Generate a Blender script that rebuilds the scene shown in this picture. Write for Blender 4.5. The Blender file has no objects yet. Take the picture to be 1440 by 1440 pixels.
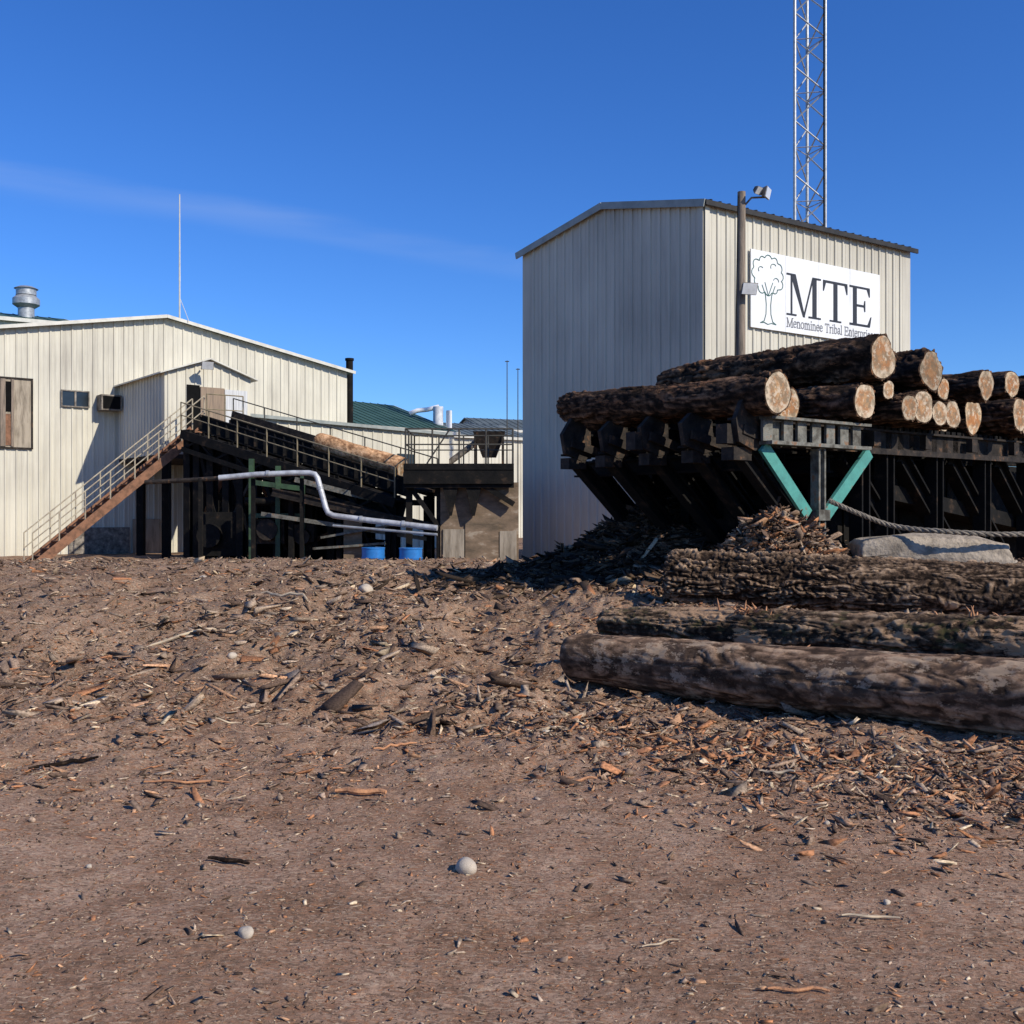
import bpy, math, random, bmesh
import numpy as np
from mathutils import Vector, Matrix, Quaternion
random.seed(5); RNG=np.random.default_rng(5)
scene=bpy.context.scene
col=scene.collection
V=Vector
# ------------------------------------------------------------ noise
def _h(ix,iy,s):
    a=np.sin(ix*127.1+iy*311.7+s*74.7)*43758.5453
    return a-np.floor(a)
def vn(x,y,s=0):
    x=np.asarray(x,float);y=np.asarray(y,float)
    ix=np.floor(x);iy=np.floor(y);fx=x-ix;fy=y-iy
    fx=fx*fx*(3-2*fx);fy=fy*fy*(3-2*fy)
    a=_h(ix,iy,s);b=_h(ix+1,iy,s);c=_h(ix,iy+1,s);d=_h(ix+1,iy+1,s)
    return (a*(1-fx)+b*fx)*(1-fy)+(c*(1-fx)+d*fx)*fy-0.5
def sst(a,b,x):
    t=np.clip((x-a)/(b-a),0,1);return t*t*(3-2*t)
def ground_z(x,y):
    x=np.asarray(x,float);y=np.asarray(y,float)
    q=.77*y+.64*np.clip(x,0,5)
    z=.52*sst(7.9,10.4,q)
    z=z-.06*sst(14,21,y)
    z=z-.36*sst(24.2,27.0,y)
    def g(cx,cy,a,sx,sy): return a*np.exp(-((x-cx)/sx)**2-((y-cy)/sy)**2)
    z=z-g(-2.6,23,.06,2.5,3)
    pile=g(3.35,13.1,1.0,.8,.6)+g(2.3,16.2,1.05,1.5,1.3)
    z=z+pile+g(5.6,13.3,.32,1.5,.7)+g(5.8,15.5,.6,2.5,1.2)
    z=z+pile*(.25*vn(x*4,y*4,21)+.15*vn(x*9,y*9,22))
    near=(1-sst(30,45,y))
    mid=sst(5,9,y)*near*(1-.5*sst(17,22,y))
    z=z+near*(.012*vn(x*5,y*5,1)+.006*vn(x*13,y*13,2)+.05*vn(x*.8,y*.8,3))
    z=z+mid*(.20*vn(x*.9+3,y*.9,4)+.17*vn(x*2.3,y*2.3,5)+.08*vn(x*6,y*6,6)+.05*vn(x*15,y*15,7))
    ro=sst(4.6,7,y)*near*(.5+.9*np.clip(vn(x*.7,y*.7,33)+.3,0,1))
    z=z+ro*(.04*np.abs(vn(x*4,y*4,11))+.03*vn(x*9,y*9,9)+.028*vn(x*24,y*24,10))
    z=z+near*.005*vn(x*32,y*32,12)
    return z
# ------------------------------------------------------------ materials
def newmat(name):
    m=bpy.data.materials.new(name);m.use_nodes=True
    nt=m.node_tree;b=nt.nodes['Principled BSDF']
    return m,nt,b
def N(nt,t,**k):
    n=nt.nodes.new(t)
    for a,v in k.items(): setattr(n,a,v)
    return n
def ramp(nt,stops):
    r=N(nt,'ShaderNodeValToRGB');e=r.color_ramp.elements
    while len(e)>1:e.remove(e[-1])
    e[0].position=stops[0][0];e[0].color=(*stops[0][1],1)
    for p,c in stops[1:]:
        k=e.new(p);k.color=(*c,1)
    return r
def pm(name,c1,c2=None,scale=3,rough=.7,metal=0,bump=.0,stretch=(1,1,1),c3=None,bscale=None,detail=6,bdist=.02,spec=.5):
    m,nt,b=newmat(name);L=nt.links
    c2=c2 or tuple(x*.7 for x in c1)
    tc=N(nt,'ShaderNodeTexCoord');mp=N(nt,'ShaderNodeMapping');mp.inputs['Scale'].default_value=stretch
    L.new(tc.outputs['Object'],mp.inputs[0])
    n=N(nt,'ShaderNodeTexNoise');n.inputs['Scale'].default_value=scale;n.inputs['Detail'].default_value=detail;n.inputs['Roughness'].default_value=.65
    L.new(mp.outputs[0],n.inputs[0])
    st=[(.35,c2),(.58,c1)]
    if c3: st.append((.66,c3))
    r=ramp(nt,st);L.new(n.outputs[0],r.inputs[0]);L.new(r.outputs[0],b.inputs['Base Color'])
    b.inputs['Roughness'].default_value=rough;b.inputs['Metallic'].default_value=metal;b.inputs['Specular IOR Level'].default_value=spec
    if bump:
        n2=N(nt,'ShaderNodeTexNoise');n2.inputs['Scale'].default_value=bscale or scale*6;n2.inputs['Detail'].default_value=6
        L.new(mp.outputs[0],n2.inputs[0])
        bp=N(nt,'ShaderNodeBump');bp.inputs['Strength'].default_value=bump;bp.inputs['Distance'].default_value=bdist
        L.new(n2.outputs[0],bp.inputs['Height']);L.new(bp.outputs[0],b.inputs['Normal'])
    return m
def wallmat(name,c,dirt,amount=.5):
    m,nt,b=newmat(name);L=nt.links
    tc=N(nt,'ShaderNodeTexCoord')
    mp=N(nt,'ShaderNodeMapping');mp.inputs['Scale'].default_value=(1.6,1.6,.12)
    L.new(tc.outputs['Object'],mp.inputs[0])
    n=N(nt,'ShaderNodeTexNoise');n.inputs['Scale'].default_value=2.2;n.inputs['Detail'].default_value=8;n.inputs['Roughness'].default_value=.7
    L.new(mp.outputs[0],n.inputs[0])
    n2=N(nt,'ShaderNodeTexNoise');n2.inputs['Scale'].default_value=.28;n2.inputs['Detail'].default_value=5
    L.new(tc.outputs['Object'],n2.inputs[0])
    mu=N(nt,'ShaderNodeMath',operation='MULTIPLY');L.new(n.outputs[0],mu.inputs[0]);L.new(n2.outputs[0],mu.inputs[1])
    r=ramp(nt,[(.14,tuple(c)),(.42,tuple(c[i]*(1-amount)+dirt[i]*amount for i in range(3)))]);L.new(mu.outputs[0],r.inputs[0])
    L.new(r.outputs[0],b.inputs['Base Color']);b.inputs['Roughness'].default_value=.5;b.inputs['Specular IOR Level'].default_value=.3
    return m
CREAM=wallmat('cream_painted_metal',(.60,.56,.45),(.31,.28,.225),.7)
CREAM2=wallmat('cream_painted_metal_weathered',(.65,.61,.49),(.32,.29,.235),.85)
TRIM=pm('grey_metal_trim',(.30,.32,.29),(.22,.24,.22),rough=.5)
DARKTRIM=pm('dark_roof_edge',(.035,.033,.03),(.02,.02,.02),rough=.6,spec=.2)
WHITETRIM=pm('pale_trim',(.60,.575,.49),(.48,.46,.39),rough=.5)
GREEN=pm('green_metal_roof',(.045,.095,.075),(.03,.07,.055),scale=1,rough=.6,spec=.3)
GREYROOF=pm('dull_grey_roof',(.11,.13,.125),(.07,.085,.08),scale=1,rough=.6)
STEEL=pm('blackened_steel',(.012,.0105,.009),(.005,.005,.005),scale=4,rough=.85,bump=.4,c3=(.04,.026,.017),spec=.15)
STEEL2=pm('weathered_dark_steel',(.040,.031,.024),(.012,.010,.009),scale=5,rough=.8,bump=.4,c3=(.13,.068,.036),spec=.2)
STEELG=pm('worn_grey_steel',(.23,.20,.165),(.08,.065,.05),scale=6,rough=.65,bump=.3,c3=(.34,.29,.23),spec=.3)
BRK=pm('weathered_grey_green_steel',(.19,.185,.155),(.06,.052,.04),scale=6,rough=.75,bump=.4,c3=(.20,.115,.065),spec=.25)
RUST=pm('rusted_steel',(.26,.13,.075),(.12,.065,.04),scale=6,rough=.85,bump=.3,spec=.2)
TEAL=pm('teal_painted_steel',(.07,.29,.235),(.05,.20,.165),scale=4,rough=.6,bump=.2,c3=(.17,.12,.075))
RAILY=pm('faded_yellow_rail',(.24,.19,.11),(.12,.10,.06),scale=5,rough=.7)
RAILS=pm('faded_cream_rail',(.42,.36,.25),(.24,.19,.14),scale=5,rough=.7)
RAILD=pm('dark_rail',(.06,.055,.042),(.03,.026,.021),scale=5,rough=.7)
GALV=pm('galvanised_steel',(.42,.43,.43),(.28,.29,.29),scale=8,rough=.45,metal=.4)
PIPE=pm('silver_insulated_pipe',(.50,.51,.52),(.26,.26,.27),scale=3,rough=.45,metal=.1,bump=.4,bscale=7)
WHITE=pm('white_painted_panel',(.78,.78,.76),(.70,.70,.68),scale=1.5,rough=.4)
INK=pm('black_lettering',(.015,.015,.017),(.012,.012,.012),rough=.5)
INK2=pm('grey_lettering',(.20,.20,.20),(.16,.16,.17),rough=.5)
GINK=pm('dark_green_ink',(.035,.11,.085),(.03,.09,.07),rough=.5)
POLEW=pm('weathered_pole_wood',(.27,.21,.155),(.13,.105,.08),scale=5,rough=.9,bump=.5,stretch=(6,6,.4))
PLY=pm('weathered_plywood',(.24,.17,.11),(.12,.09,.06),scale=2.0,rough=.9,bump=.3,stretch=(1,1,2.2),c3=(.36,.29,.21),detail=9,spec=.2)
PLYG=pm('greyed_board',(.38,.32,.24),(.20,.165,.12),scale=2.5,rough=.9,bump=.2,stretch=(3,3,.5),spec=.2)
GLASS=pm('dark_window_glass',(.02,.025,.03),(.015,.018,.02),rough=.12)
DARK=pm('dark_interior',(.008,.008,.008),(.005,.005,.005),rough=1,spec=.1)
TAN=pm('tan_curtain',(.30,.22,.15),(.20,.15,.11),rough=.9,stretch=(6,6,.4))
STRIP=pm('pale_strip_curtain',(.62,.62,.60),(.42,.42,.41),rough=.4,stretch=(9,9,.3))
BLUE=pm('blue_drum_paint',(.025,.19,.52),(.02,.14,.40),scale=6,rough=.4)
MGREEN=pm('machine_green_paint',(.04,.085,.035),(.02,.035,.018),scale=4,rough=.6)
CONC=pm('rough_concrete',(.40,.33,.25),(.20,.165,.125),scale=6,rough=.95,bump=.9,bscale=25,spec=.2)
ROCKM=pm('pale_fieldstone',(.55,.46,.35),(.33,.27,.20),scale=18,rough=.85,bump=.4,bscale=70,bdist=.004)
ROPE=pm('grey_rope',(.25,.21,.16),(.12,.10,.075),scale=20,rough=.95,bump=.4)
LAMPG=pm('lamp_glass',(.65,.66,.66),(.5,.5,.5),rough=.2)

def barkmat(name,c1,c2,c3,moss=0,sc=1.0,pale=(.30,.17,.085),pth=.62,amt=.85,pstr=(.35,1,1),psc=3.5,pale2=None,bd=.02,st=.5):
    m,nt,b=newmat(name);L=nt.links
    tc=N(nt,'ShaderNodeTexCoord');mp=N(nt,'ShaderNodeMapping');mp.inputs['Scale'].default_value=(st,1,1)
    L.new(tc.outputs['Object'],mp.inputs[0])
    n=N(nt,'ShaderNodeTexNoise');n.inputs['Scale'].default_value=26*sc;n.inputs['Detail'].default_value=9;n.inputs['Roughness'].default_value=.85;n.inputs['Distortion'].default_value=.3
    L.new(mp.outputs[0],n.inputs[0])
    at=N(nt,'ShaderNodeAttribute');at.attribute_name='hgt'
    mm=N(nt,'ShaderNodeMath',operation='MULTIPLY_ADD');mm.inputs[1].default_value=.6;L.new(at.outputs['Fac'],mm.inputs[0])
    m1=N(nt,'ShaderNodeMath',operation='MULTIPLY_ADD');m1.inputs[1].default_value=1.3;m1.inputs[2].default_value=-.45;L.new(n.outputs[0],m1.inputs[0]);L.new(m1.outputs[0],mm.inputs[2])
    r=ramp(nt,[(.24,c1),(.50,c2),(.80,c3)]);L.new(mm.outputs[0],r.inputs[0])
    n2=N(nt,'ShaderNodeTexNoise');n2.inputs['Scale'].default_value=3.2;n2.inputs['Detail'].default_value=7;n2.inputs['Roughness'].default_value=.75
    L.new(tc.outputs['Object'],n2.inputs[0])
    r2=ramp(nt,[(.40,(.55,.51,.48)),(.58,(1.25,1.2,1.15))]);L.new(n2.outputs[0],r2.inputs[0])
    mx=N(nt,'ShaderNodeMix',data_type='RGBA',blend_type='MULTIPLY');mx.inputs[0].default_value=1
    L.new(r.outputs[0],mx.inputs[6]);L.new(r2.outputs[0],mx.inputs[7])
    out=mx.outputs[2]
    def layer(out,loc,sc_,str_,th,amt,colr):
        n3=N(nt,'ShaderNodeTexNoise');n3.inputs['Scale'].default_value=sc_;n3.inputs['Detail'].default_value=9;n3.inputs['Roughness'].default_value=.76
        mp3=N(nt,'ShaderNodeMapping');mp3.inputs['Location'].default_value=loc;mp3.inputs['Scale'].default_value=str_;L.new(tc.outputs['Object'],mp3.inputs[0]);L.new(mp3.outputs[0],n3.inputs[0])
        r3=ramp(nt,[(th,(0,0,0)),(th+.03,(amt,)*3)]);L.new(n3.outputs[0],r3.inputs[0])
        m2=N(nt,'ShaderNodeMix',data_type='RGBA');L.new(r3.outputs[0],m2.inputs[0]);L.new(out,m2.inputs[6]);m2.inputs[7].default_value=(*colr,1);return m2.outputs[2]
    if moss: out=layer(out,(7,3,1),5,(.6,1,1),.56,moss,(.085,.08,.03))
    if pth<1: out=layer(out,(1,9,4),psc,pstr,pth,amt,pale)
    if pale2: out=layer(out,(5,2,8),psc*1.3,pstr,pth+.03,amt,pale2)
    L.new(out,b.inputs['Base Color']);b.inputs['Roughness'].default_value=.95;b.inputs['Specular IOR Level'].default_value=.15
    bp=N(nt,'ShaderNodeBump');bp.inputs['Strength'].default_value=1;bp.inputs['Distance'].default_value=bd
    L.new(n.outputs[0],bp.inputs['Height']);L.new(bp.outputs[0],b.inputs['Normal'])
    return m
BARK=barkmat('dark_furrowed_bark',(.012,.008,.005),(.07,.042,.026),(.24,.145,.085),pth=.58,pale=(.28,.13,.06),amt=.7)
BARKB=barkmat('brown_bark',(.018,.011,.007),(.15,.10,.065),(.44,.31,.20),pth=1,st=.7)
BARKM=barkmat('mossy_bark',(.03,.02,.013),(.18,.12,.075),(.42,.30,.19),moss=.55,pth=.545,pale=(.52,.32,.18),st=.6)
BARKS=barkmat('smooth_peeling_bark',(.06,.038,.024),(.235,.15,.095),(.42,.29,.185),moss=.0,sc=.9,pth=.53,pale=(.085,.054,.036),amt=.75,pstr=(.6,1,1),psc=3.4,pale2=(.46,.33,.215),bd=.012)
DEBARK=barkmat('debarked_wood',(.3,.16,.08),(.60,.36,.19),(.74,.48,.28),pth=.64,pale=(.3,.17,.09))

def cutmat():
    m,nt,b=newmat('sawn_log_end');L=nt.links
    tc=N(nt,'ShaderNodeTexCoord');oi=N(nt,'ShaderNodeObjectInfo')
    sb=N(nt,'ShaderNodeVectorMath',operation='SUBTRACT');sb.inputs[1].default_value=(.5,.5,.5)
    L.new(tc.outputs['Generated'],sb.inputs[0])
    ml=N(nt,'ShaderNodeVectorMath',operation='MULTIPLY');ml.inputs[1].default_value=(0,2,2);L.new(sb.outputs[0],ml.inputs[0])
    def n4(scale,k,rg=.6,d=5):
        n=N(nt,'ShaderNodeTexNoise',noise_dimensions='4D');n.inputs['Scale'].default_value=scale;n.inputs['Detail'].default_value=d;n.inputs['Roughness'].default_value=rg
        w=N(nt,'ShaderNodeMath',operation='MULTIPLY');w.inputs[1].default_value=k;L.new(oi.outputs['Random'],w.inputs[0])
        L.new(ml.outputs[0],n.inputs['Vector']);L.new(w.outputs[0],n.inputs['W']);return n
    n=n4(1.5,37)
    ln=N(nt,'ShaderNodeVectorMath',operation='LENGTH');L.new(ml.outputs[0],ln.inputs[0])
    ma=N(nt,'ShaderNodeMath',operation='MULTIPLY_ADD');ma.inputs[1].default_value=1.9;L.new(n.outputs[0],ma.inputs[0]);L.new(ln.outputs['Value'],ma.inputs[2])
    sc=N(nt,'ShaderNodeMath',operation='MULTIPLY_ADD');sc.inputs[1].default_value=.60;sc.inputs[2].default_value=-.19;L.new(ma.outputs[0],sc.inputs[0])
    r=ramp(nt,[(.30,(.30,.11,.035)),(.50,(.43,.18,.065)),(.68,(.33,.13,.045)),(.80,(.46,.23,.10)),(.93,(.56,.42,.27))]);L.new(sc.outputs[0],r.inputs[0])
    ra=ramp(nt,[(.30,(.36,.21,.10)),(.55,(.46,.29,.15)),(.74,(.33,.17,.08)),(.93,(.55,.44,.31))]);L.new(sc.outputs[0],ra.inputs[0])
    mr=N(nt,'ShaderNodeMix',data_type='RGBA')
    fr=N(nt,'ShaderNodeMath',operation='MULTIPLY');fr.inputs[1].default_value=7.31;L.new(oi.outputs['Random'],fr.inputs[0])
    ff=N(nt,'ShaderNodeMath',operation='FRACT');L.new(fr.outputs[0],ff.inputs[0]);L.new(ff.outputs[0],mr.inputs[0])
    L.new(r.outputs[0],mr.inputs[6]);L.new(ra.outputs[0],mr.inputs[7])
    rr=N(nt,'ShaderNodeMath',operation='MULTIPLY');rr.inputs[1].default_value=60;L.new(ln.outputs['Value'],rr.inputs[0])
    si=N(nt,'ShaderNodeMath',operation='SINE');L.new(rr.outputs[0],si.inputs[0])
    r2=N(nt,'ShaderNodeMapRange');r2.inputs[1].default_value=-1;r2.inputs[2].default_value=1;r2.inputs[3].default_value=.92;r2.inputs[4].default_value=1.04;L.new(si.outputs[0],r2.inputs[0])
    mx=N(nt,'ShaderNodeMix',data_type='RGBA',blend_type='MULTIPLY');mx.inputs[0].default_value=1
    L.new(mr.outputs[2],mx.inputs[6]);L.new(r2.outputs[0],mx.inputs[7])
    n5=n4(1.9,91,.78,8)
    r5=ramp(nt,[(.47,(0,0,0)),(.55,(.8,)*3)]);L.new(n5.outputs[0],r5.inputs[0])
    m5=N(nt,'ShaderNodeMix',data_type='RGBA');L.new(r5.outputs[0],m5.inputs[0]);L.new(mx.outputs[2],m5.inputs[6]);m5.inputs[7].default_value=(.20,.155,.10,1)
    n6=n4(2.4,53,.75,7)
    r6=ramp(nt,[(.54,(0,0,0)),(.58,(.8,)*3)]);L.new(n6.outputs[0],r6.inputs[0])
    m6=N(nt,'ShaderNodeMix',data_type='RGBA');L.new(r6.outputs[0],m6.inputs[0]);L.new(m5.outputs[2],m6.inputs[6]);m6.inputs[7].default_value=(.56,.46,.34,1)
    # whole-face brightness varies from log to log
    f2=N(nt,'ShaderNodeMath',operation='MULTIPLY');f2.inputs[1].default_value=13.7;L.new(oi.outputs['Random'],f2.inputs[0])
    f3=N(nt,'ShaderNodeMath',operation='FRACT');L.new(f2.outputs[0],f3.inputs[0])
    f4=N(nt,'ShaderNodeMapRange');L.new(f3.outputs[0],f4.inputs[0]);f4.inputs[3].default_value=.62;f4.inputs[4].default_value=1.08
    m7=N(nt,'ShaderNodeMix',data_type='RGBA',blend_type='MULTIPLY');m7.inputs[0].default_value=1;L.new(m6.outputs[2],m7.inputs[6]);L.new(f4.outputs[0],m7.inputs[7])
    L.new(m7.outputs[2],b.inputs['Base Color']);b.inputs['Roughness'].default_value=.85;b.inputs['Specular IOR Level'].default_value=.2
    return m
CUT=cutmat()
def dirtmat():
    m,nt,b=newmat('bark_littered_dirt');L=nt.links
    g=N(nt,'ShaderNodeNewGeometry')
    def noise(s,d=8,rg=.65,vec=None):
        n=N(nt,'ShaderNodeTexNoise');n.inputs['Scale'].default_value=s;n.inputs['Detail'].default_value=d;n.inputs['Roughness'].default_value=rg
        L.new(vec or g.outputs['Position'],n.inputs[0]);return n
    a=noise(.55,6);r=ramp(nt,[(.36,(.29,.18,.115)),(.5,(.385,.25,.17)),(.66,(.465,.32,.225))]);L.new(a.outputs[0],r.inputs[0])
    r_b=ramp(nt,[(.36,(.18,.12,.082)),(.5,(.265,.185,.127)),(.66,(.35,.25,.178))]);L.new(a.outputs[0],r_b.inputs[0])
    sxyz=N(nt,'ShaderNodeSeparateXYZ');L.new(g.outputs['Position'],sxyz.inputs[0])
    wob=N(nt,'ShaderNodeMath',operation='MULTIPLY_ADD');wob.inputs[1].default_value=9;L.new(a.outputs[0],wob.inputs[0]);L.new(sxyz.outputs[1],wob.inputs[2])
    mrg=N(nt,'ShaderNodeMapRange');L.new(wob.outputs[0],mrg.inputs[0]);mrg.inputs[1].default_value=10;mrg.inputs[2].default_value=15
    mz_=N(nt,'ShaderNodeMix',data_type='RGBA');L.new(mrg.outputs[0],mz_.inputs[0]);L.new(r.outputs[0],mz_.inputs[6]);L.new(r_b.outputs[0],mz_.inputs[7])
    f=noise(38,10,.8);rf=ramp(nt,[(.34,(.46,.42,.39)),(.5,(.97,.96,.95)),(.64,(1.4,1.36,1.3))]);L.new(f.outputs[0],rf.inputs[0])
    mx=N(nt,'ShaderNodeMix',data_type='RGBA',blend_type='MULTIPLY');mx.inputs[0].default_value=1;L.new(mz_.outputs[2],mx.inputs[6]);L.new(rf.outputs[0],mx.inputs[7])
    c=noise(3,9,.78);rc=ramp(nt,[(.38,(.64,.58,.53)),(.6,(1.1,1.1,1.1))]);L.new(c.outputs[0],rc.inputs[0])
    m2=N(nt,'ShaderNodeMix',data_type='RGBA',blend_type='MULTIPLY');m2.inputs[0].default_value=1;L.new(mx.outputs[2],m2.inputs[6]);L.new(rc.outputs[0],m2.inputs[7])
    out=m2.outputs[2]
    for ang,colr,th,scv in ((.5,(.42,.20,.10),.85,(40,130,90)),(2.0,(.56,.41,.28),.87,(45,140,90)),(1.2,(.12,.078,.053),.84,(42,120,90)),(2.8,(.33,.17,.10),.87,(22,80,60))):
        mp=N(nt,'ShaderNodeMapping');mp.inputs['Rotation'].default_value=(0,0,ang);mp.inputs['Scale'].default_value=scv;L.new(g.outputs['Position'],mp.inputs[0])
        wv=N(nt,'ShaderNodeVectorMath',operation='ADD');nn_=noise(5,3);sc_=N(nt,'ShaderNodeVectorMath',operation='SCALE');sc_.inputs['Scale'].default_value=14;L.new(nn_.outputs['Color'],sc_.inputs[0])
        L.new(mp.outputs[0],wv.inputs[0]);L.new(sc_.outputs[0],wv.inputs[1])
        vo=N(nt,'ShaderNodeTexVoronoi');vo.inputs['Scale'].default_value=1;L.new(wv.outputs[0],vo.inputs[0])
        sp=N(nt,'ShaderNodeSeparateColor');L.new(vo.outputs['Color'],sp.inputs[0])
        rs=ramp(nt,[(th,(0,0,0)),(th+.03,(.6,)*3)]);L.new(sp.outputs[0],rs.inputs[0])
        m3=N(nt,'ShaderNodeMix',data_type='RGBA');L.new(rs.outputs[0],m3.inputs[0]);L.new(out,m3.inputs[6]);m3.inputs[7].default_value=(*colr,1);out=m3.outputs[2]
    L.new(out,b.inputs['Base Color']);b.inputs['Roughness'].default_value=1
    b.inputs['Specular IOR Level'].default_value=.1
    n6=noise(90,8,.8);ad=N(nt,'ShaderNodeMath',operation='ADD');L.new(n6.outputs[0],ad.inputs[0]);L.new(f.outputs[0],ad.inputs[1])
    bp=N(nt,'ShaderNodeBump');bp.inputs['Strength'].default_value=.75;bp.inputs['Distance'].default_value=.015
    L.new(ad.outputs[0],bp.inputs['Height']);L.new(bp.outputs[0],b.inputs['Normal'])
    return m
DIRT=dirtmat()
def chipmat():
    m,nt,b=newmat('wood_chip_litter');L=nt.links
    a=N(nt,'ShaderNodeAttribute');a.attribute_name='Col'
    g=N(nt,'ShaderNodeNewGeometry');n=N(nt,'ShaderNodeTexNoise');n.inputs['Scale'].default_value=60;n.inputs['Detail'].default_value=4;L.new(g.outputs['Position'],n.inputs[0])
    r=ramp(nt,[(.35,(.55,)*3),(.6,(1.15,)*3)]);L.new(n.outputs[0],r.inputs[0])
    mx=N(nt,'ShaderNodeMix',data_type='RGBA',blend_type='MULTIPLY');mx.inputs[0].default_value=1;L.new(a.outputs['Color'],mx.inputs[6]);L.new(r.outputs[0],mx.inputs[7])
    L.new(mx.outputs[2],b.inputs['Base Color']);b.inputs['Roughness'].default_value=.9
    b.inputs['Specular IOR Level'].default_value=.15
    return m
CHIP=chipmat()
# ------------------------------------------------------------ builders
class MB:
    def __init__(s): s.v=[];s.f=[]
    def add(s,vs,fs):
        o=len(s.v);s.v+= [V(p) for p in vs];s.f+=[tuple(i+o for i in q) for q in fs];return s
    def hexa(s,a):
        return s.add(a,[(0,3,2,1),(4,5,6,7),(0,1,5,4),(1,2,6,5),(2,3,7,6),(3,0,4,7)])
    def box(s,c,sz,ax=None):
        c=V(c);x,y,z=(ax or (V((1,0,0)),V((0,1,0)),V((0,0,1))))
        hx,hy,hz=[k/2 for k in sz]
        return s.hexa([c-x*hx-y*hy-z*hz,c+x*hx-y*hy-z*hz,c+x*hx+y*hy-z*hz,c-x*hx+y*hy-z*hz,
                       c-x*hx-y*hy+z*hz,c+x*hx-y*hy+z*hz,c+x*hx+y*hy+z*hz,c-x*hx+y*hy+z*hz])
    def beam(s,p0,p1,w,h,up=(0,0,1)):
        p0=V(p0);p1=V(p1);d=(p1-p0);l=d.length;d.normalize();u=V(up)
        if abs(d.dot(u))>.98:u=V((0,1,0))
        sd=d.cross(u).normalized();u=sd.cross(d).normalized()
        return s.box((p0+p1)/2,(l,w,h),(d,sd,u))
    def ibeam(s,p0,p1,w,h,up=(0,0,1),t=.03):
        p0=V(p0);p1=V(p1);d=(p1-p0).normalized();u=V(up)
        if abs(d.dot(u))>.98:u=V((0,1,0))
        sd=d.cross(u).normalized();u=sd.cross(d).normalized()
        s.beam(p0+u*(h/2-t/2),p1+u*(h/2-t/2),w,t,u);s.beam(p0-u*(h/2-t/2),p1-u*(h/2-t/2),w,t,u);s.beam(p0,p1,t,h-2*t,u);return s
    def tube(s,p0,p1,r,r2=None,n=10,cap=True):
        return s.path([p0,p1],[r,r if r2 is None else r2],n,cap)
    def path(s,pts,r,n=8,cap=True):
        pts=[V(p) for p in pts];m=len(pts)
        rs=r if isinstance(r,(list,tuple)) else [r]*m
        vs=[];ref=None
        for i,p in enumerate(pts):
            d=(pts[min(i+1,m-1)]-pts[max(i-1,0)]).normalized()
            if ref is None:
                ref=d.cross(V((0,0,1)) if abs(d.z)<.9 else V((0,1,0))).normalized()
            ref=(ref-d*ref.dot(d)).normalized();b=d.cross(ref)
            for k in range(n):
                a=2*math.pi*k/n;vs.append(p+(ref*math.cos(a)+b*math.sin(a))*rs[i])
        fs=[(i*n+k,i*n+(k+1)%n,(i+1)*n+(k+1)%n,(i+1)*n+k) for i in range(m-1) for k in range(n)]
        if cap: fs+=[tuple(range(n))[::-1],tuple((m-1)*n+k for k in range(n))]
        return s.add(vs,fs)
    def prism(s,pts,o,a,b,n,th):
        o=V(o);a=V(a);b=V(b);n=V(n);k=len(pts)
        f=[o+a*p[0]+b*p[1]+n*th for p in pts];g=[o+a*p[0]+b*p[1] for p in pts]
        return s.add(f+g,[tuple(range(k)),tuple(range(2*k-1,k-1,-1))]+[(i,k+i,k+(i+1)%k,(i+1)%k) for i in range(k)])
    def ribbon(s,pts,w,o,a,b,n,th,closed=False):
        o=V(o);a=V(a);b=V(b);n=V(n);k=len(pts)
        for i in range(k if closed else k-1):
            p=pts[i];q=pts[(i+1)%k];dx=q[0]-p[0];dy=q[1]-p[1];l=math.hypot(dx,dy) or 1e-6
            nx,ny=-dy/l*w/2,dx/l*w/2;ex,ey=dx/l*w*.3,dy/l*w*.3
            s.prism([(p[0]-ex+nx,p[1]-ey+ny),(p[0]-ex-nx,p[1]-ey-ny),(q[0]+ex-nx,q[1]+ey-ny),(q[0]+ex+nx,q[1]+ey+ny)],o+n*(.0006*(i%2)),a,b,n,th)
        return s
    def make(s,name,mat,parent=None,loc=None,label=None,flat=False):
        base=V(parent['_base']) if parent is not None and '_base' in parent else V((0,0,0))
        if loc is not None: base=V(loc)
        me=bpy.data.meshes.new(name);me.from_pydata([tuple(p-base) for p in s.v],[],s.f)
        bm=bmesh.new();bm.from_mesh(me);bmesh.ops.recalc_face_normals(bm,faces=bm.faces);bm.to_mesh(me);bm.free()
        if not flat:
            me.polygons.foreach_set('use_smooth',[True]*len(me.polygons));me.set_sharp_from_angle(angle=math.radians(38))
        me.materials.append(mat)
        ob=bpy.data.objects.new(name,me);col.objects.link(ob)
        if parent is not None:
            ob.parent=parent
            ob['_base']=tuple(base)
            if loc is not None: ob.location=base-V(parent['_base'])
        else: ob.location=base;ob['_base']=tuple(base)
        if label: ob['label']=label
        return ob
def thing(name,loc,label,cat,group=None):
    e=bpy.data.objects.new(name,None);e.location=loc;e.empty_display_size=.2;col.objects.link(e)
    e['_base']=tuple(loc);e['label']=label;e['category']=cat
    if group:e['group']=group
    return e
def tag(o,label,cat,group=None):
    o['label']=label;o['category']=cat
    if group:o['group']=group
    return o
Z=V((0,0,1))
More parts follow.
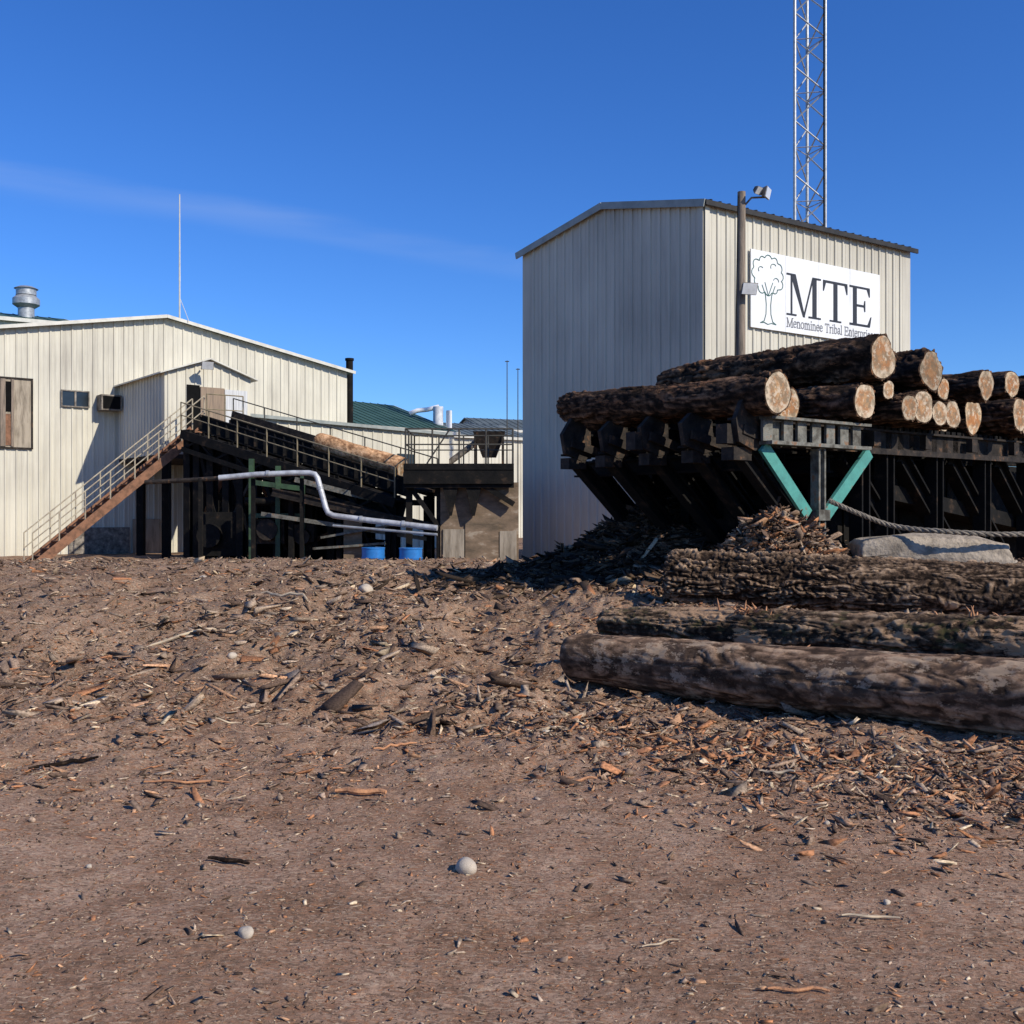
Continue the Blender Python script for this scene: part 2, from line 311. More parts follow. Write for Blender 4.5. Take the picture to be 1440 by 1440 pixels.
def ribwall(mb,p,q,z0,ztop,n,pitch=.33,rib=.035,rw=.05):
    p=V((p[0],p[1],0));q=V((q[0],q[1],0));d=(q-p);L=d.length;d.normalize();n=V(n)
    us=[]
    k=int(L/pitch)
    for i in range(k):
        a=i*pitch+pitch*.3
        us+= [(a,0),(a+.015,rib),(a+.015+rw,rib),(a+.03+rw,0)]
        m=a+pitch*.5
        us+= [(m,0),(m+.01,rib*.25),(m+.03,rib*.25),(m+.04,0)]
    us=[(0,0)]+[u for u in us if u[0]<L-.02]+[(L,0)]
    vs=[];
    for u,o in us:
        b=p+d*u+n*o
        vs.append(b+Z*z0);vs.append(b+Z*ztop(u/L))
    mb.add(vs,[(2*i,2*i+2,2*i+3,2*i+1) for i in range(len(us)-1)])
    return mb
def slab(mb,a,b,c,d,t):
    a,b,c,d=[V(k) for k in (a,b,c,d)]
    return mb.hexa([a-Z*t,b-Z*t,c-Z*t,d-Z*t,a,b,c,d])

# ------------------------------------------------------------ ground
def build_ground():
    ny=660;nx=820
    y1=np.concatenate([np.linspace(-30,1.6,24,endpoint=False),1.6*(38/1.6)**np.linspace(0,1,ny-60,endpoint=False),np.geomspace(38,1500,36)])
    u=np.linspace(-1,1,nx)
    x1=np.sign(u)*(np.abs(u)**1.25*11+(np.abs(u)**9)*1500)
    X,Y=np.meshgrid(x1,y1)
    Zz=ground_z(X,Y);far=sst(40,80,np.abs(X));Zz=Zz*(1-far)+.05*far
    co=np.stack([X,Y,Zz],-1).reshape(-1,3)
    r,c=X.shape
    i=np.arange(r-1)[:,None]*c+np.arange(c-1)[None,:]
    F=np.stack([i,i+1,i+c+1,i+c],-1).reshape(-1,4)
    me=bpy.data.meshes.new('ground')
    me.vertices.add(len(co));me.vertices.foreach_set('co',co.ravel())
    me.loops.add(F.size);me.loops.foreach_set('vertex_index',F.ravel().astype(np.int32))
    me.polygons.add(len(F));me.polygons.foreach_set('loop_start',(np.arange(len(F))*4).astype(np.int32))
    me.polygons.foreach_set('use_smooth',np.ones(len(F),bool))
    me.update(calc_edges=True);me.materials.append(DIRT)
    o=bpy.data.objects.new('ground',me);col.objects.link(o);o['kind']='structure';o['label']='bare brown dirt yard littered with bark and chips'
build_ground()

def chips(name,x,y,l,w,t,colr,tilt,label,dz=.0,sink=.3,surf=None,curl=1):
    n=len(x)
    base=np.array([[-1,-1,-1],[1,-.6,-1],[1,.5,-1],[-1,1,-1],[-1,-1,1],[1,-.6,1],[1,.5,1],[-1,1,1]],float)*.5
    P=np.repeat(base[None],n,0)+RNG.uniform(-.28,.28,(n,8,3))*np.array([1,1,.6])
    P*=np.stack([l,w,t],-1)[:,None,:]
    P[:,:,2]+= curl*(np.abs(P[:,:,0])**2/np.maximum(l[:,None],1e-4))*RNG.uniform(-.3,.4,(n,1))
    ya=RNG.uniform(0,2*np.pi,n);pi_=RNG.normal(0,1,n)*tilt;ro=RNG.normal(0,1,n)*tilt*1.6
    def rot(P,a,i,j):
        c=np.cos(a)[:,None];s=np.sin(a)[:,None];A=P[:,:,i].copy();B=P[:,:,j].copy()
        P[:,:,i]=A*c-B*s;P[:,:,j]=A*s+B*c
    rot(P,ro,1,2);rot(P,pi_,2,0);rot(P,ya,0,1)
    gz_=ground_z(x,y) if surf is None else surf
    P[:,:,0]+=x[:,None];P[:,:,1]+=y[:,None];P[:,:,2]+=(gz_+t*sink+np.abs(np.sin(pi_))*l*.2+dz)[:,None]
    f=np.array([[0,3,2,1],[4,5,6,7],[0,1,5,4],[1,2,6,5],[2,3,7,6],[3,0,4,7]])
    F=(np.arange(n)[:,None,None]*8+f[None]).reshape(-1,4)
    me=bpy.data.meshes.new(name);me.vertices.add(n*8);me.vertices.foreach_set('co',P.reshape(-1))
    me.loops.add(F.size);me.loops.foreach_set('vertex_index',F.ravel().astype(np.int32))
    me.polygons.add(len(F));me.polygons.foreach_set('loop_start',(np.arange(len(F))*4).astype(np.int32))
    me.update(calc_edges=True)
    at=me.color_attributes.new('Col','FLOAT_COLOR','POINT')
    C=np.concatenate([np.repeat(colr,8,0),np.ones((n*8,1))],1);at.data.foreach_set('color',C.ravel().astype(np.float32))
    me.materials.append(CHIP)
    o=bpy.data.objects.new(name,me);col.objects.link(o)
    o['kind']='stuff';o['label']=label;o['category']='wood debris'
    return o
def pal(n,cols,wts):
    i=RNG.choice(len(cols),n,p=np.array(wts)/sum(wts));c=np.array(cols)[i]
    return c*RNG.uniform(.6,1.3,(n,1))
PC=[(.40,.18,.085),(.48,.27,.15),(.28,.19,.13),(.40,.295,.205),(.125,.08,.055),(.60,.46,.30)]
def spread(n,y0,y1,p=1.3,k=.6,pad=1.2):
    u=RNG.random(n);a=2-p
    y=(y0**a+u*(y1**a-y0**a))**(1/a)
    x=RNG.uniform(-1,1,n)*(k*y+pad);return x,y
def lg(n,m,s,lo,hi): return np.clip(np.exp(RNG.normal(math.log(m),s,n)),lo,hi)
def dens(x,y,s,sc=.7,base=.25,gain=2.2):
    d=base+gain*np.clip(vn(x*sc,y*sc,s)+.7*vn(x*sc*3.1,y*sc*3.1,s+1)+.4*vn(x*sc*9,y*sc*9,s+2),0,1)
    return RNG.random(len(x))<d
n=75000;x,y=spread(n,1.9,9,1.2);l=lg(n,.0075,.6,.003,.036)
chips('fine_bark_crumbs',x,y,l,l*RNG.uniform(.15,.6,n),l*RNG.uniform(.08,.25,n),pal(n,PC,[2,1.2,4,3.5,3,.8]),.22,'fine bark crumbs and splinters trodden into the dirt')
n=16000;x,y=spread(n,5,24,1.0);m=dens(x,y,61,1.1,.2);x=x[m];y=y[m];n=len(x);l=lg(n,.018,.5,.008,.07)*(.6+y/25)
chips('dirt_clods',x,y,l,l*RNG.uniform(.6,1,n),l*RNG.uniform(.4,.8,n),pal(n,[(.29,.20,.135),(.22,.15,.105),(.36,.255,.18)],[3,2,1]),.6,'crumbled dirt clods over the churned yard',sink=.0,curl=0)
n=120000;x,y=spread(n,3.2,14,1.0);m=dens(x,y,31,.8,.16,1.9)&(RNG.random(len(x))<(.06+.94*sst(4.2,7.0,y+1.4*vn(x*.8,y*.8,55))));x=x[m];y=y[m];n=len(x);l=lg(n,.025,.62,.008,.15)
chips('orange_bark_chips',x,y,l,l*RNG.uniform(.1,.42,n),l*RNG.uniform(.05,.12,n),pal(n,PC,[3.5,2,4,2.5,4,1]),.2,'reddish orange bark chips scattered over the dirt')
n=32000;u_=RNG.random(n)*4.5;x=.2+.77*u_+RNG.normal(0,.7,n);y=8.7-.64*u_-np.abs(RNG.normal(0,.9,n));m=dens(x,y,77,1.2,.3,1.5);x=x[m];y=y[m];n=len(x);l=lg(n,.027,.62,.01,.15)
chips('bark_shed_by_logs',x,y,l,l*RNG.uniform(.12,.45,n),l*RNG.uniform(.05,.13,n),pal(n,PC,[4.5,2.6,3.5,1.5,4,1]),.3,'reddish bark shed onto the dirt beside the fallen logs')
n=150000;x,y=spread(n,7.5,25.5,1.0);m=dens(x,y,41,.6,.28,1.8);x=x[m];y=y[m];n=len(x);l=lg(n,.040,.7,.012,.34)
chips('grey_bark_slabs',x,y,l,l*RNG.uniform(.1,.45,n),l*RNG.uniform(.05,.14,n),pal(n,PC,[1,.8,5,4.2,5,.9]),.26,'grey weathered bark slabs heaped along the low bank')
n=9000;x,y=RNG.normal(3.35,.62,n),RNG.normal(12.9,.45,n);l=lg(n,.09,.5,.03,.34)
chips('bark_pile',x,y,l,l*RNG.uniform(.1,.35,n),l*RNG.uniform(.05,.12,n),pal(n,PC,[1.8,.8,2.4,.7,5,.2]),.35,'heaped bark shards piled under the log deck',dz=.01)
n=11000;x,y=RNG.normal(1.9,1.35,n),RNG.normal(16.1,1.1,n);l=lg(n,.12,.5,.04,.5)
chips('dark_bark_pile',x,y,l,l*RNG.uniform(.1,.35,n),l*RNG.uniform(.05,.12,n),pal(n,[(.07,.046,.03),(.16,.105,.066),(.03,.021,.015)],[3,1.5,3]),.25,'dark heap of shredded bark beside the tower building',dz=.0)
n=3500;x,y=RNG.normal(5.8,1.9,n),RNG.normal(14.2,1.0,n);l=lg(n,.12,.5,.04,.35)
chips('bark_litter_under_deck',x,y,l,l*RNG.uniform(.1,.4,n),l*RNG.uniform(.05,.12,n),pal(n,PC,[1,1,3,2,4,.3]),.35,'bark litter lying beneath the steel log deck',dz=.02)

def rock(x,y,s,seed,lab):
    me=bpy.data.meshes.new('rock')
    bm=bmesh.new();bmesh.ops.create_icosphere(bm,subdivisions=3,radius=1)
    rr=random.Random(seed);o=V((rr.random()*9,rr.random()*9,0))
    for v in bm.verts:
        k=1+.5*float(vn(v.co.x*1.1+o.x,v.co.y*1.1+v.co.z*.9+o.y,seed))+.2*float(vn(v.co.x*2.6+o.x,v.co.z*2.6+v.co.y*2,seed+3))
        v.co*=k;v.co.z*=.7;v.co.y*=.8
    bm.to_mesh(me);bm.free();me.polygons.foreach_set('use_smooth',[True]*len(me.polygons));me.materials.append(ROCKM)
    ob=bpy.data.objects.new('rock',me);col.objects.link(ob);ob.scale=(s,s,s);ob.rotation_euler=(0,0,rr.random()*6)
    ob.location=(x,y,float(ground_z(x,y))+s*.4);tag(ob,lab,'rock','loose stones on the dirt')
for i,(x,y,s,l) in enumerate([(-.205,4.55,.05,'pale rounded stone lying on bare dirt'),(-1.0,3.85,.032,'small pale pebble on bare dirt'),
    (-1.95,13.6,.13,'tan rounded fieldstone on the bark bank'),(-5.2,17.2,.13,'grey stone half sunk in the bank'),(-2.9,10.6,.05,'small pale stone among wood chips'),
    (1.52,4.15,.016,'tiny grey pebble on bare dirt'),(1.35,3.1,.012,'tiny grey pebble on bare dirt'),(.25,7.4,.03,'small stone among bark chips'),
    (-1.9,4.6,.015,'tiny grey pebble on bare dirt'),(.9,9.2,.04,'small pale stone among wood chips'),(1.6,5.2,.018,'tiny grey pebble on bare dirt')]): rock(x,y,s,i+3,l)
def stick(x,y,l,r,yaw,mat,lab,nm='stick'):
    mb=MB();pts=[]
    for i in range(9):
        t=i/8-.5;px=x+math.cos(yaw)*t*l;py=y+math.sin(yaw)*t*l;b=.04*l*math.sin(i*1.3)
        px-=math.sin(yaw)*b;py+=math.cos(yaw)*b
        pts.append((px,py,float(ground_z(px,py))+r*1.1+.006))
    mb.path(pts,[r*(.4+.6*math.sin(math.pi*(i+.8)/9.6)) for i in range(9)],6)
    o=mb.make(nm,mat,loc=(x,y,pts[4][2]));tag(o,lab,'stick','loose sticks and splinters on the dirt')
PALEW=pm('pale_split_wood',(.55,.43,.28),(.35,.26,.17),scale=6,rough=.9,stretch=(1,1,1))
ORW=pm('orange_split_wood',(.50,.24,.11),(.28,.13,.065),scale=9,rough=.9,bump=.4)
for a in [(-1.9,6.0,.5,.008,.1,ORW,'orange splinter of wood lying on dirt'),(-.85,5.75,.30,.018,-.15,ORW,'thick orange bark splinter lying on dirt'),
          (-2.1,7.6,.6,.008,.2,PALEW,'pale long splinter on the dirt'),(1.4,4.0,.22,.006,-.1,PALEW,'short pale splinter on the dirt'),
          (.95,3.4,.2,.007,-.1,ORW,'flat orange splinter on the dirt'),(-1.3,4.7,.22,.011,-.3,BARKB,'dark bark stick on the dirt'),
          (-1.1,10.1,.9,.01,.15,PALEW,'pale long splinter on the dirt'),(.55,3.8,.15,.004,.3,PALEW,'thin pale twig on the dirt'),
          (-3.6,11.5,1.1,.02,.4,PALEW,'weathered grey branch on the bank'),(-2.9,13.0,.9,.02,-.6,PALEW,'weathered grey branch on the bank'),
          (1.7,9.0,.5,.014,.9,PALEW,'pale split branch by the logs'),(2.1,6.6,.3,.012,.3,ORW,'orange splinter near the logs'),(1.6,6.2,.22,.01,-.4,PALEW,'pale splinter near the logs'),(-2.8,6.4,.4,.014,.5,BARKB,'dark bark strip on dirt'),
          (-.8,7.0,.35,.01,.7,ORW,'orange splinter of wood lying on dirt'),(.4,6.0,.2,.01,.2,ORW,'orange splinter of wood lying on dirt')]: stick(*a)

# ------------------------------------------------------------ logs
def logobj(p0,p1,r0,r1,seed,mat,label,group,ns=64,nr=110,amp=.05,cut=True,name='log',catg='log',kx=3.2,ka=20,lump=.16,torn=(),warp=.7):
    p0=V(p0);p1=V(p1);d=p1-p0;L=d.length;d.normalize()
    up=Z;sd=up.cross(d).normalized();up=d.cross(sd)
    M=Matrix((d,sd,up)).transposed().to_4x4();M.translation=p0
    th=np.linspace(0,2*np.pi,ns,endpoint=False);xs=np.linspace(0,L,nr)
    TH,XS=np.meshgrid(th,xs)
    t=XS/L
    R=r0*(1-t)+r1*t
    cx=np.cos(TH);cy=np.sin(TH)
    low=vn(cx*1.1+seed,XS*.7+cy*1.1,seed)*lump+vn(cx*2+seed,XS*2.2+cy*2,seed+2)*lump*.45
    def per(k,sx,s,warp=0,wx=0):
        K=max(3,int(round(k)));a=TH/(2*np.pi)*K+warp
        ia=np.floor(a);fa=a-ia;fa=fa*fa*(3-2*fa)
        b=XS*sx+wx;ib=np.floor(b);fb=b-ib;fb=fb*fb*(3-2*fb)
        h=lambda i,j:_h(np.mod(i,K),j,s)
        return (h(ia,ib)*(1-fa)+h(ia+1,ib)*fa)*(1-fb)+(h(ia,ib+1)*(1-fa)+h(ia+1,ib+1)*fa)*fb-.5
    wp=per(9,3,seed+9)*warp;wx=per(ka,2,seed+15)*3
    g1=1-np.abs(per(ka,kx,seed+5,wp,wx))*3.4
    g2=1-np.abs(per(ka*1.8,kx*2.2,seed+6,wp*2,wx))*3.6
    fur=np.clip(np.maximum(g1,g2*.8),0,1)
    fine=per(ka*2.4,kx*7,seed+8,wp*2)
    crk=np.clip(1-np.abs(per(ka*.8,kx*5,seed+19,0,wx))*6,0,1)*.5
    hg=np.clip(.9-fur*.85-crk*.6+fine*.6,0,1)
    patch=np.clip(per(5,1.3,seed+12)*2.2+.75,.35,1)
    R2=R*(1+low)+(hg-.5)*amp*R*patch
    bend=.02*L*np.sin(t*np.pi*1.2+seed)*.4
    Yc=R2*np.cos(TH)+bend;Zc=R2*np.sin(TH)
    k1=np.clip((XS-(L-.10))/.10,0,1)
    sh=1-.12*k1**2
    Yc=(Yc-bend)*sh+bend;Zc=Zc*sh
    co=np.stack([XS,Yc,Zc],-1).reshape(-1,3)
    i=np.arange(nr-1)[:,None]*ns;k=np.arange(ns)[None,:];k2=(k+1)%ns
    F=np.stack([i+k,i+k2,i+ns+k2,i+ns+k],-1).reshape(-1,4)
    verts=co.tolist();faces=[tuple(f) for f in F.tolist()]
    hv=list(hg.reshape(-1))
    cuts=[]
    for e,ix in ((0,0),(1,nr-1)):
        ring=co[ix*ns:(ix+1)*ns];c=ring.mean(0);inn=c+(ring-c)*.93
        rr=np.sqrt(((inn-c)**2).sum(1));rm=np.convolve(np.r_[rr[-3:],rr,rr[:3]],np.ones(7)/7,'valid')
        inn=c+(inn-c)/rr[:,None]*rm[:,None]*.99
        o=len(verts);verts+=inn.tolist();hv+=[.4]*ns
        for kk in range(ns):
            a,b=ix*ns+kk,ix*ns+(kk+1)%ns
            faces.append((a,b,o+(kk+1)%ns,o+kk) if e else (b,a,o+kk,o+(kk+1)%ns))
        faces.append(tuple(range(o,o+ns)) if e else tuple(range(o+ns-1,o-1,-1)))
        cuts.append((c,inn,-1 if e==0 else 1))
    me=bpy.data.meshes.new(name);me.from_pydata(verts,[],faces)
    me.polygons.foreach_set('use_smooth',[len(p.vertices)==4 for p in me.polygons]);me.set_sharp_from_angle(angle=math.radians(60))
    at=me.attributes.new('hgt','FLOAT','POINT');at.data.foreach_set('value',np.array(hv,np.float32))
    me.materials.append(mat)
    ob=bpy.data.objects.new(name,me);col.objects.link(ob);ob.matrix_world=M
    tag(ob,label,catg,group)
    if cut:
        for c,inn,sg in cuts:
            dd=inn-c;vs=[(0,0,0)];vs+=[(0,p[1]*f,p[2]*f) for f in (.5,1) for p in dd]
            vs=[(sg*.004,q[1],q[2]) for q in vs]
            fs=[(0,1+(j+1)%ns,1+j) if sg<0 else (0,1+j,1+(j+1)%ns) for j in range(ns)]
            for j in range(ns):
                a,b,c2,d2=1+j,1+(j+1)%ns,1+ns+(j+1)%ns,1+ns+j
                fs.append((a,b,c2,d2) if sg<0 else (d2,c2,b,a))
            cm=bpy.data.meshes.new('cut_end');cm.from_pydata(vs,[],fs);cm.materials.append(CUT)
            cc=bpy.data.objects.new('cut_end',cm);col.objects.link(cc);cc.parent=ob;cc.location=tuple(c)
    for (tx,ta,cnt,spr) in torn:
        rl=r0*(1-tx/L)+r1*tx/L;mbt=MB();rg=random.Random(seed+int(tx*10))
        for q in range(cnt):
            a=ta+rg.gauss(0,spr/rl*.5);x_=tx+rg.gauss(0,spr);rr_=rl*1.0
            p=V((x_,math.cos(a)*rr_,math.sin(a)*rr_));nrm=V((0,math.cos(a),math.sin(a)))
            dv=(nrm*rg.uniform(.15,.9)+V((rg.uniform(-1,1),rg.uniform(-.4,.4),rg.uniform(-.4,.4)))).normalized()
            l_=rg.uniform(.03,.11);mbt.path([p-nrm*.01,p+dv*l_*.6,p+dv*l_],[.011,.009,.002],5)
        o_=mbt.make('torn_bark',ORW,label='torn pale splinters around a knot');o_.parent=ob
    return ob
A=V((3.2,12.4,0));E=V((.795,.607,0));D=V((.607,-.795,0))
def deckpt(t,s,z): return A+E*t-D*s+Z*z
GL='logs stacked on the steel log deck'
decklogs=[(0,0,3.05,.25,.22,3.9,.10),(1.89,0.05,3.06,.26,.23,4.2,0),(2.25,0,3.66,.31,.285,4.05,.06),(2.5,.06,3.27,.15,.13,3.8,0),
 (3.45,0,3.60,.30,.27,4.2,0),(2.74,-.08,3.03,.2,.19,4,0),(3.22,0,3.08,.265,.24,4.1,0),(3.70,.05,3.02,.205,.18,4,0),(3.93,.1,3.40,.17,.16,4.1,0),
 (4.13,.05,3.02,.225,.2,4.1,0),(4.95,0,3.52,.235,.22,4.2,0),(5.97,0,3.13,.265,.24,4.1,0),(6.3,.3,3.66,.24,.22,4.1,0),
 (4.62,.5,3.02,.23,.2,3.6,0),(5.3,.4,3.08,.28,.24,3.7,0),(6.6,.2,3.1,.28,.24,4,0),(.62,.9,3.04,.22,.2,3.3,0),(1.2,.75,3.05,.25,.22,3.4,0),(7.2,.1,3.1,.28,.25,4,0),(7.0,.1,3.6,.28,.25,4,0)]
labs=['dark barked log at the edge of the steel deck','log with orange sawn end resting on the steel deck','thick log stacked on top of others on the deck']
for i,(t,s,z,r0,r1,L,dz) in enumerate(decklogs):
    p0=deckpt(t,s,z);p1=deckpt(t+random.uniform(-.04,.04),s+L,z+ (dz if i else .12))
    lab=labs[0] if i==0 else (labs[2] if z>3.45 else ('slim log squeezed between larger logs on the deck' if r0<.21 else labs[1]))
    logobj(p0,p1,r0*.98,r1,i+11,BARK,lab,GL,ns=84,nr=150,amp=.22,ka=17,kx=2.2,lump=.28)
GF='logs lying on the ground by the deck'
logobj((5.0,5.9,.30),(.56,9.62,.25),.30,.235,71,BARKS,'long brown log with smooth peeling bark on the dirt',GF,ns=170,nr=460,amp=.06,ka=17,kx=2.2,lump=.20,torn=((3.6,2.2,6,.05),(1.2,1.9,3,.03)))
logobj((5.25,6.8,.60),(.95,10.35,.47),.25,.185,72,BARKM,'mossy log with peeling bark on dirt',GF,ns=150,nr=460,amp=.17,ka=17,kx=3.4,lump=.26,torn=((4.0,1.5,20,.12),(2.0,1.9,10,.1)))
logobj((6.6,9.9,.72),(1.85,12.0,.84),.31,.315,73,BARKB,'thick log with deeply furrowed brown bark',GF,ns=260,nr=640,amp=.21,ka=30,kx=4.2,lump=.12,warp=1.4,torn=((3.95,2.5,34,.05),(2.0,2.9,34,.05)))

# ------------------------------------------------------------ log deck
deck=thing('log_deck',deckpt(2,2,.5),'blackened steel log deck on braced legs with teal supports','log deck')
rd=random.Random(9)
for i in range(5):
    s=.5+.8*i;j1=rd.uniform(-.02,.12);j2=rd.uniform(-.14,.14)
    mb=MB();mb.ibeam(deckpt(-.26+j1,s,2.6),deckpt(9.5,s,2.6),.16,.34)
    for t in np.arange(.15,9.3,.32 if i else .3):
        mb.beam(deckpt(t,s,2.45),deckpt(t,s,2.75),.03,.15,up=E)
    mb.make('rail',STEEL2 if i==0 else STEEL,deck)
    mb=MB()
    for t in np.arange(-.1,9.2,.16): mb.box(deckpt(t,s,2.80),(.11,.07,.05),(E,D,Z))
    mb.make('chain',STEEL,deck)
    top=3.06+(.0 if i==0 else rd.uniform(-.2,.04))
    mb=MB();mb.prism([(-.38+j1,2.74),(-.32+j1,2.46),(.02,2.36),(.22,2.40),(.2,2.79),(-.02,top),(-.2+j1,top+.02)],deckpt(0,s-.09 if i==0 else s-.04,0),E,Z,D,.07)
    if i in (0,2):mb.box(deckpt(-.38+j1,s,2.56),(.16,.18,.24),(E,D,Z))
    mb.box(deckpt(-.1+j2,s,2.32),(.34,.2,.16),(E,D,Z))
    mb.beam(deckpt(-.25+j1,s-.16,2.6+j1*.5),deckpt(.5,s-.16,2.45),.04,.12)
    mb.make('stop_plate',STEEL2,deck)
    mb=MB();mb.ibeam(deckpt(-.05+j2,s,2.36),deckpt(1.7+j2,s,.85),.16+.05*(i%2),.19);mb.make('brace',STEEL,deck)
    mb=MB();mb.ibeam(deckpt(.6+j2,s+.35,2.36),deckpt(2.2,s+.35,1.0),.14,.18);mb.make('brace',STEEL,deck)
    if i:
        mb=MB();mb.ibeam(deckpt(1.55+j2,s,.2),deckpt(1.55+j2,s,2.42),.18,.18,up=E);mb.make('leg',STEEL,deck)
    for tt in (2.5,3.1,4.4,5.8,7.2,9.0):
        mb=MB();mb.ibeam(deckpt(tt+j2,s,.2),deckpt(tt+j2,s,2.42),.2,.2,up=E);mb.make('leg',STEEL,deck)
    for tt in (2.2,3.6,5.0,6.4,7.8):
        mb=MB();mb.ibeam(deckpt(tt+j2,s+.1,2.40),deckpt(tt+1.4,s+.1,1.0),.22,.24);mb.make('brace',STEEL,deck)
for tt in (.5,1.9,3.1,4.4,6.6):
    mb=MB();mb.ibeam(deckpt(tt,.6,2.26),deckpt(tt,4.2,2.26),.2,.24);mb.make('crossbeam',STEEL,deck)
for a,b in (((.12,2.42),(1.02,1.56)),((2.38,2.42),(1.40,1.56))):
    mb=MB();mb.beam(deckpt(a[0],.30,a[1]),deckpt(b[0],.30,b[1]),.05,.17);mb.make('teal_brace',TEAL,deck,label='teal painted diagonal brace')
mb=MB();mb.ibeam(deckpt(1.2,.27,.6),deckpt(1.2,.27,2.42),.13,.15,up=E);mb.make('leg',BRK,deck,label='grey centre post between the teal braces')
mb=MB();mb.box(deckpt(1.2,.19,1.56),(.24,.04,.14),(E,D,Z));mb.make('gusset',BRK,deck)
mb=MB();mb.beam(deckpt(.1,.24,2.77),deckpt(2.2,.24,2.77),.2,.035);mb.beam(deckpt(.1,.24,2.46),deckpt(2.2,.24,2.46),.2,.045);mb.beam(deckpt(.1,.30,2.6),deckpt(.5,.30,2.6),.03,.27)
for t_ in (.12,.52,.8,1.1,1.4,1.7,1.98): mb.beam(deckpt(t_,.24,2.48),deckpt(t_,.24,2.75),.04,.18,up=E)
mb.make('bracket_beam',BRK,deck)
mb=MB();mb.beam(deckpt(2.3,.36,2.45),deckpt(9,.36,2.45),.05,.08);mb.make('lower_flange',STEEL2,deck)
for t_ in np.arange(2.6,9,1.3):
    mb=MB();mb.box(deckpt(t_,.36,2.62),(.16,.1,.2),(E,D,Z));mb.make('roller_bearing',STEEL2,deck)
mb=MB()
mb.beam(deckpt(1.9,4.35,1.4),deckpt(10,4.35,1.4),.06,2.3)
mb.make('dark_fill_back',STEEL,deck)  # added dark sheet: fills the gloom under the deck, blocks light behind
mb=MB();mb.beam(deckpt(2.6,.9,2.0),deckpt(10,.9,1.1),.5,.22);mb.beam(deckpt(2.6,1.6,2.1),deckpt(10,1.6,1.3),.9,.12);mb.beam(deckpt(2.4,2.6,1.7),deckpt(10,2.6,1.9),.9,.3);mb.make('dark_fill_slabs',STEEL,deck)  # added black slabs standing in for the deep shade beneath the rails
mb=MB();mb.beam(deckpt(2.7,1.25,1.5),deckpt(10,1.25,1.45),.05,1.9);mb.make('dark_fill_side',STEEL,deck)  # added dark sheet along the rails, blackens the space under the deck
mb=MB();mb.beam(deckpt(1.6,1.0,1.0),deckpt(1.6,4.2,1.0),.1,1.0);mb.make('dark_fill_end',STEEL,deck)  # added dark sheet across the rails, stands in for shade below deck

def conc():
    me=bpy.data.meshes.new('concrete_block');bm=bmesh.new();bmesh.ops.create_cube(bm,size=1)
    for v in bm.verts:v.co=V((v.co.x*1.85,v.co.y*.6,v.co.z*.5))
    bmesh.ops.bevel(bm,geom=bm.edges[:],offset=.12,segments=3,affect='EDGES',profile=.6)
    bmesh.ops.subdivide_edges(bm,edges=bm.edges[:],cuts=4,use_grid_fill=True)
    for v in bm.verts:
        c=v.co;k=float(vn(c.x*2.2+5,c.y*2.2+c.z*2.5,7))*.12+float(vn(c.x*7+5,c.y*7+c.z*9,8))*.06+float(vn(c.x*16+5,c.y*16+c.z*19,9))*.02
        if c.z>0: c.z-=.16*max(0,abs(c.x)-.4)
        v.co=c+c.normalized()*k
    bm.to_mesh(me);bm.free();me.polygons.foreach_set('use_smooth',[True]*len(me.polygons));me.materials.append(CONC)
    o=bpy.data.objects.new('concrete_block',me);col.objects.link(o);o.location=(5.27,12.85,1.06);o.rotation_euler=(0,.02,-.15)
    tag(o,'rough rounded concrete block behind the log stack','concrete block')
conc()
mb=MB();ctrl=[(3.95,12.75,1.74),(4.3,12.7,1.58),(4.75,12.65,1.42),(5.3,12.4,1.36),(6.0,12.35,1.33),(6.7,12.4,1.37),(7.6,12.7,1.5)]
def cr(c,t):
    n=len(c)-1;f=t*n;i=min(int(f),n-1);u=f-i;p=[V(c[max(0,min(n,i+k))]) for k in (-1,0,1,2)]
    return .5*((2*p[1])+(p[2]-p[0])*u+(2*p[0]-5*p[1]+4*p[2]-p[3])*u*u+(3*p[1]-p[0]-3*p[2]+p[3])*u**3)
for k in range(3):
    pts=[]
    for i in range(240):
        t=i/239;c=cr(ctrl,t);a=t*95+k*2.094;pts.append(c+V((0,math.cos(a),math.sin(a)))*.017)
    mb.path(pts,.018,6)
o=mb.make('rope',ROPE,loc=(5.3,12.6,1.33));tag(o,'thick twisted rope sagging below the log deck','rope')

# ------------------------------------------------------------ tower building
P=V((4.875,26,0));Q=V((11.98,30.8,0));R_=V((.325,31.2,0));S_=Q+(R_-P)
n_left=V((-(R_-P).y,(R_-P).x,0)).normalized();  n_left=-n_left if n_left.dot(-P)<0 else n_left
n_right=V(((Q-P).y,-(Q-P).x,0)).normalized()
EZ=9.42;RZ=10.12
tb=thing('tower_building',(6,30,0),'tall cream corrugated metal building with shallow gable roof','building')
gz=lambda u:EZ+(RZ-EZ)*(1-abs(2*u-1))
mb=MB();ribwall(mb,P,R_,-.2,gz,n_left);mb.make('wall',CREAM,tb,label='shaded ribbed gable wall')
mb=MB();ribwall(mb,P,Q,-.2,lambda u:EZ,n_right);mb.make('wall',CREAM,tb,label='sunlit ribbed side wall')
mb=MB();ribwall(mb,R_,S_,-.2,lambda u:EZ,-n_right);mb.make('wall',CREAM,tb)
mb=MB();ribwall(mb,Q,S_,-.2,gz,-n_left);mb.make('wall',CREAM,tb)
dl=(R_-P).normalized();dr=(Q-P).normalized();mid=(P+R_)/2;mid2=(Q+S_)/2
mb=MB();ov=.12;oe=.14
sl=(RZ-EZ)/((R_-P).length/2)
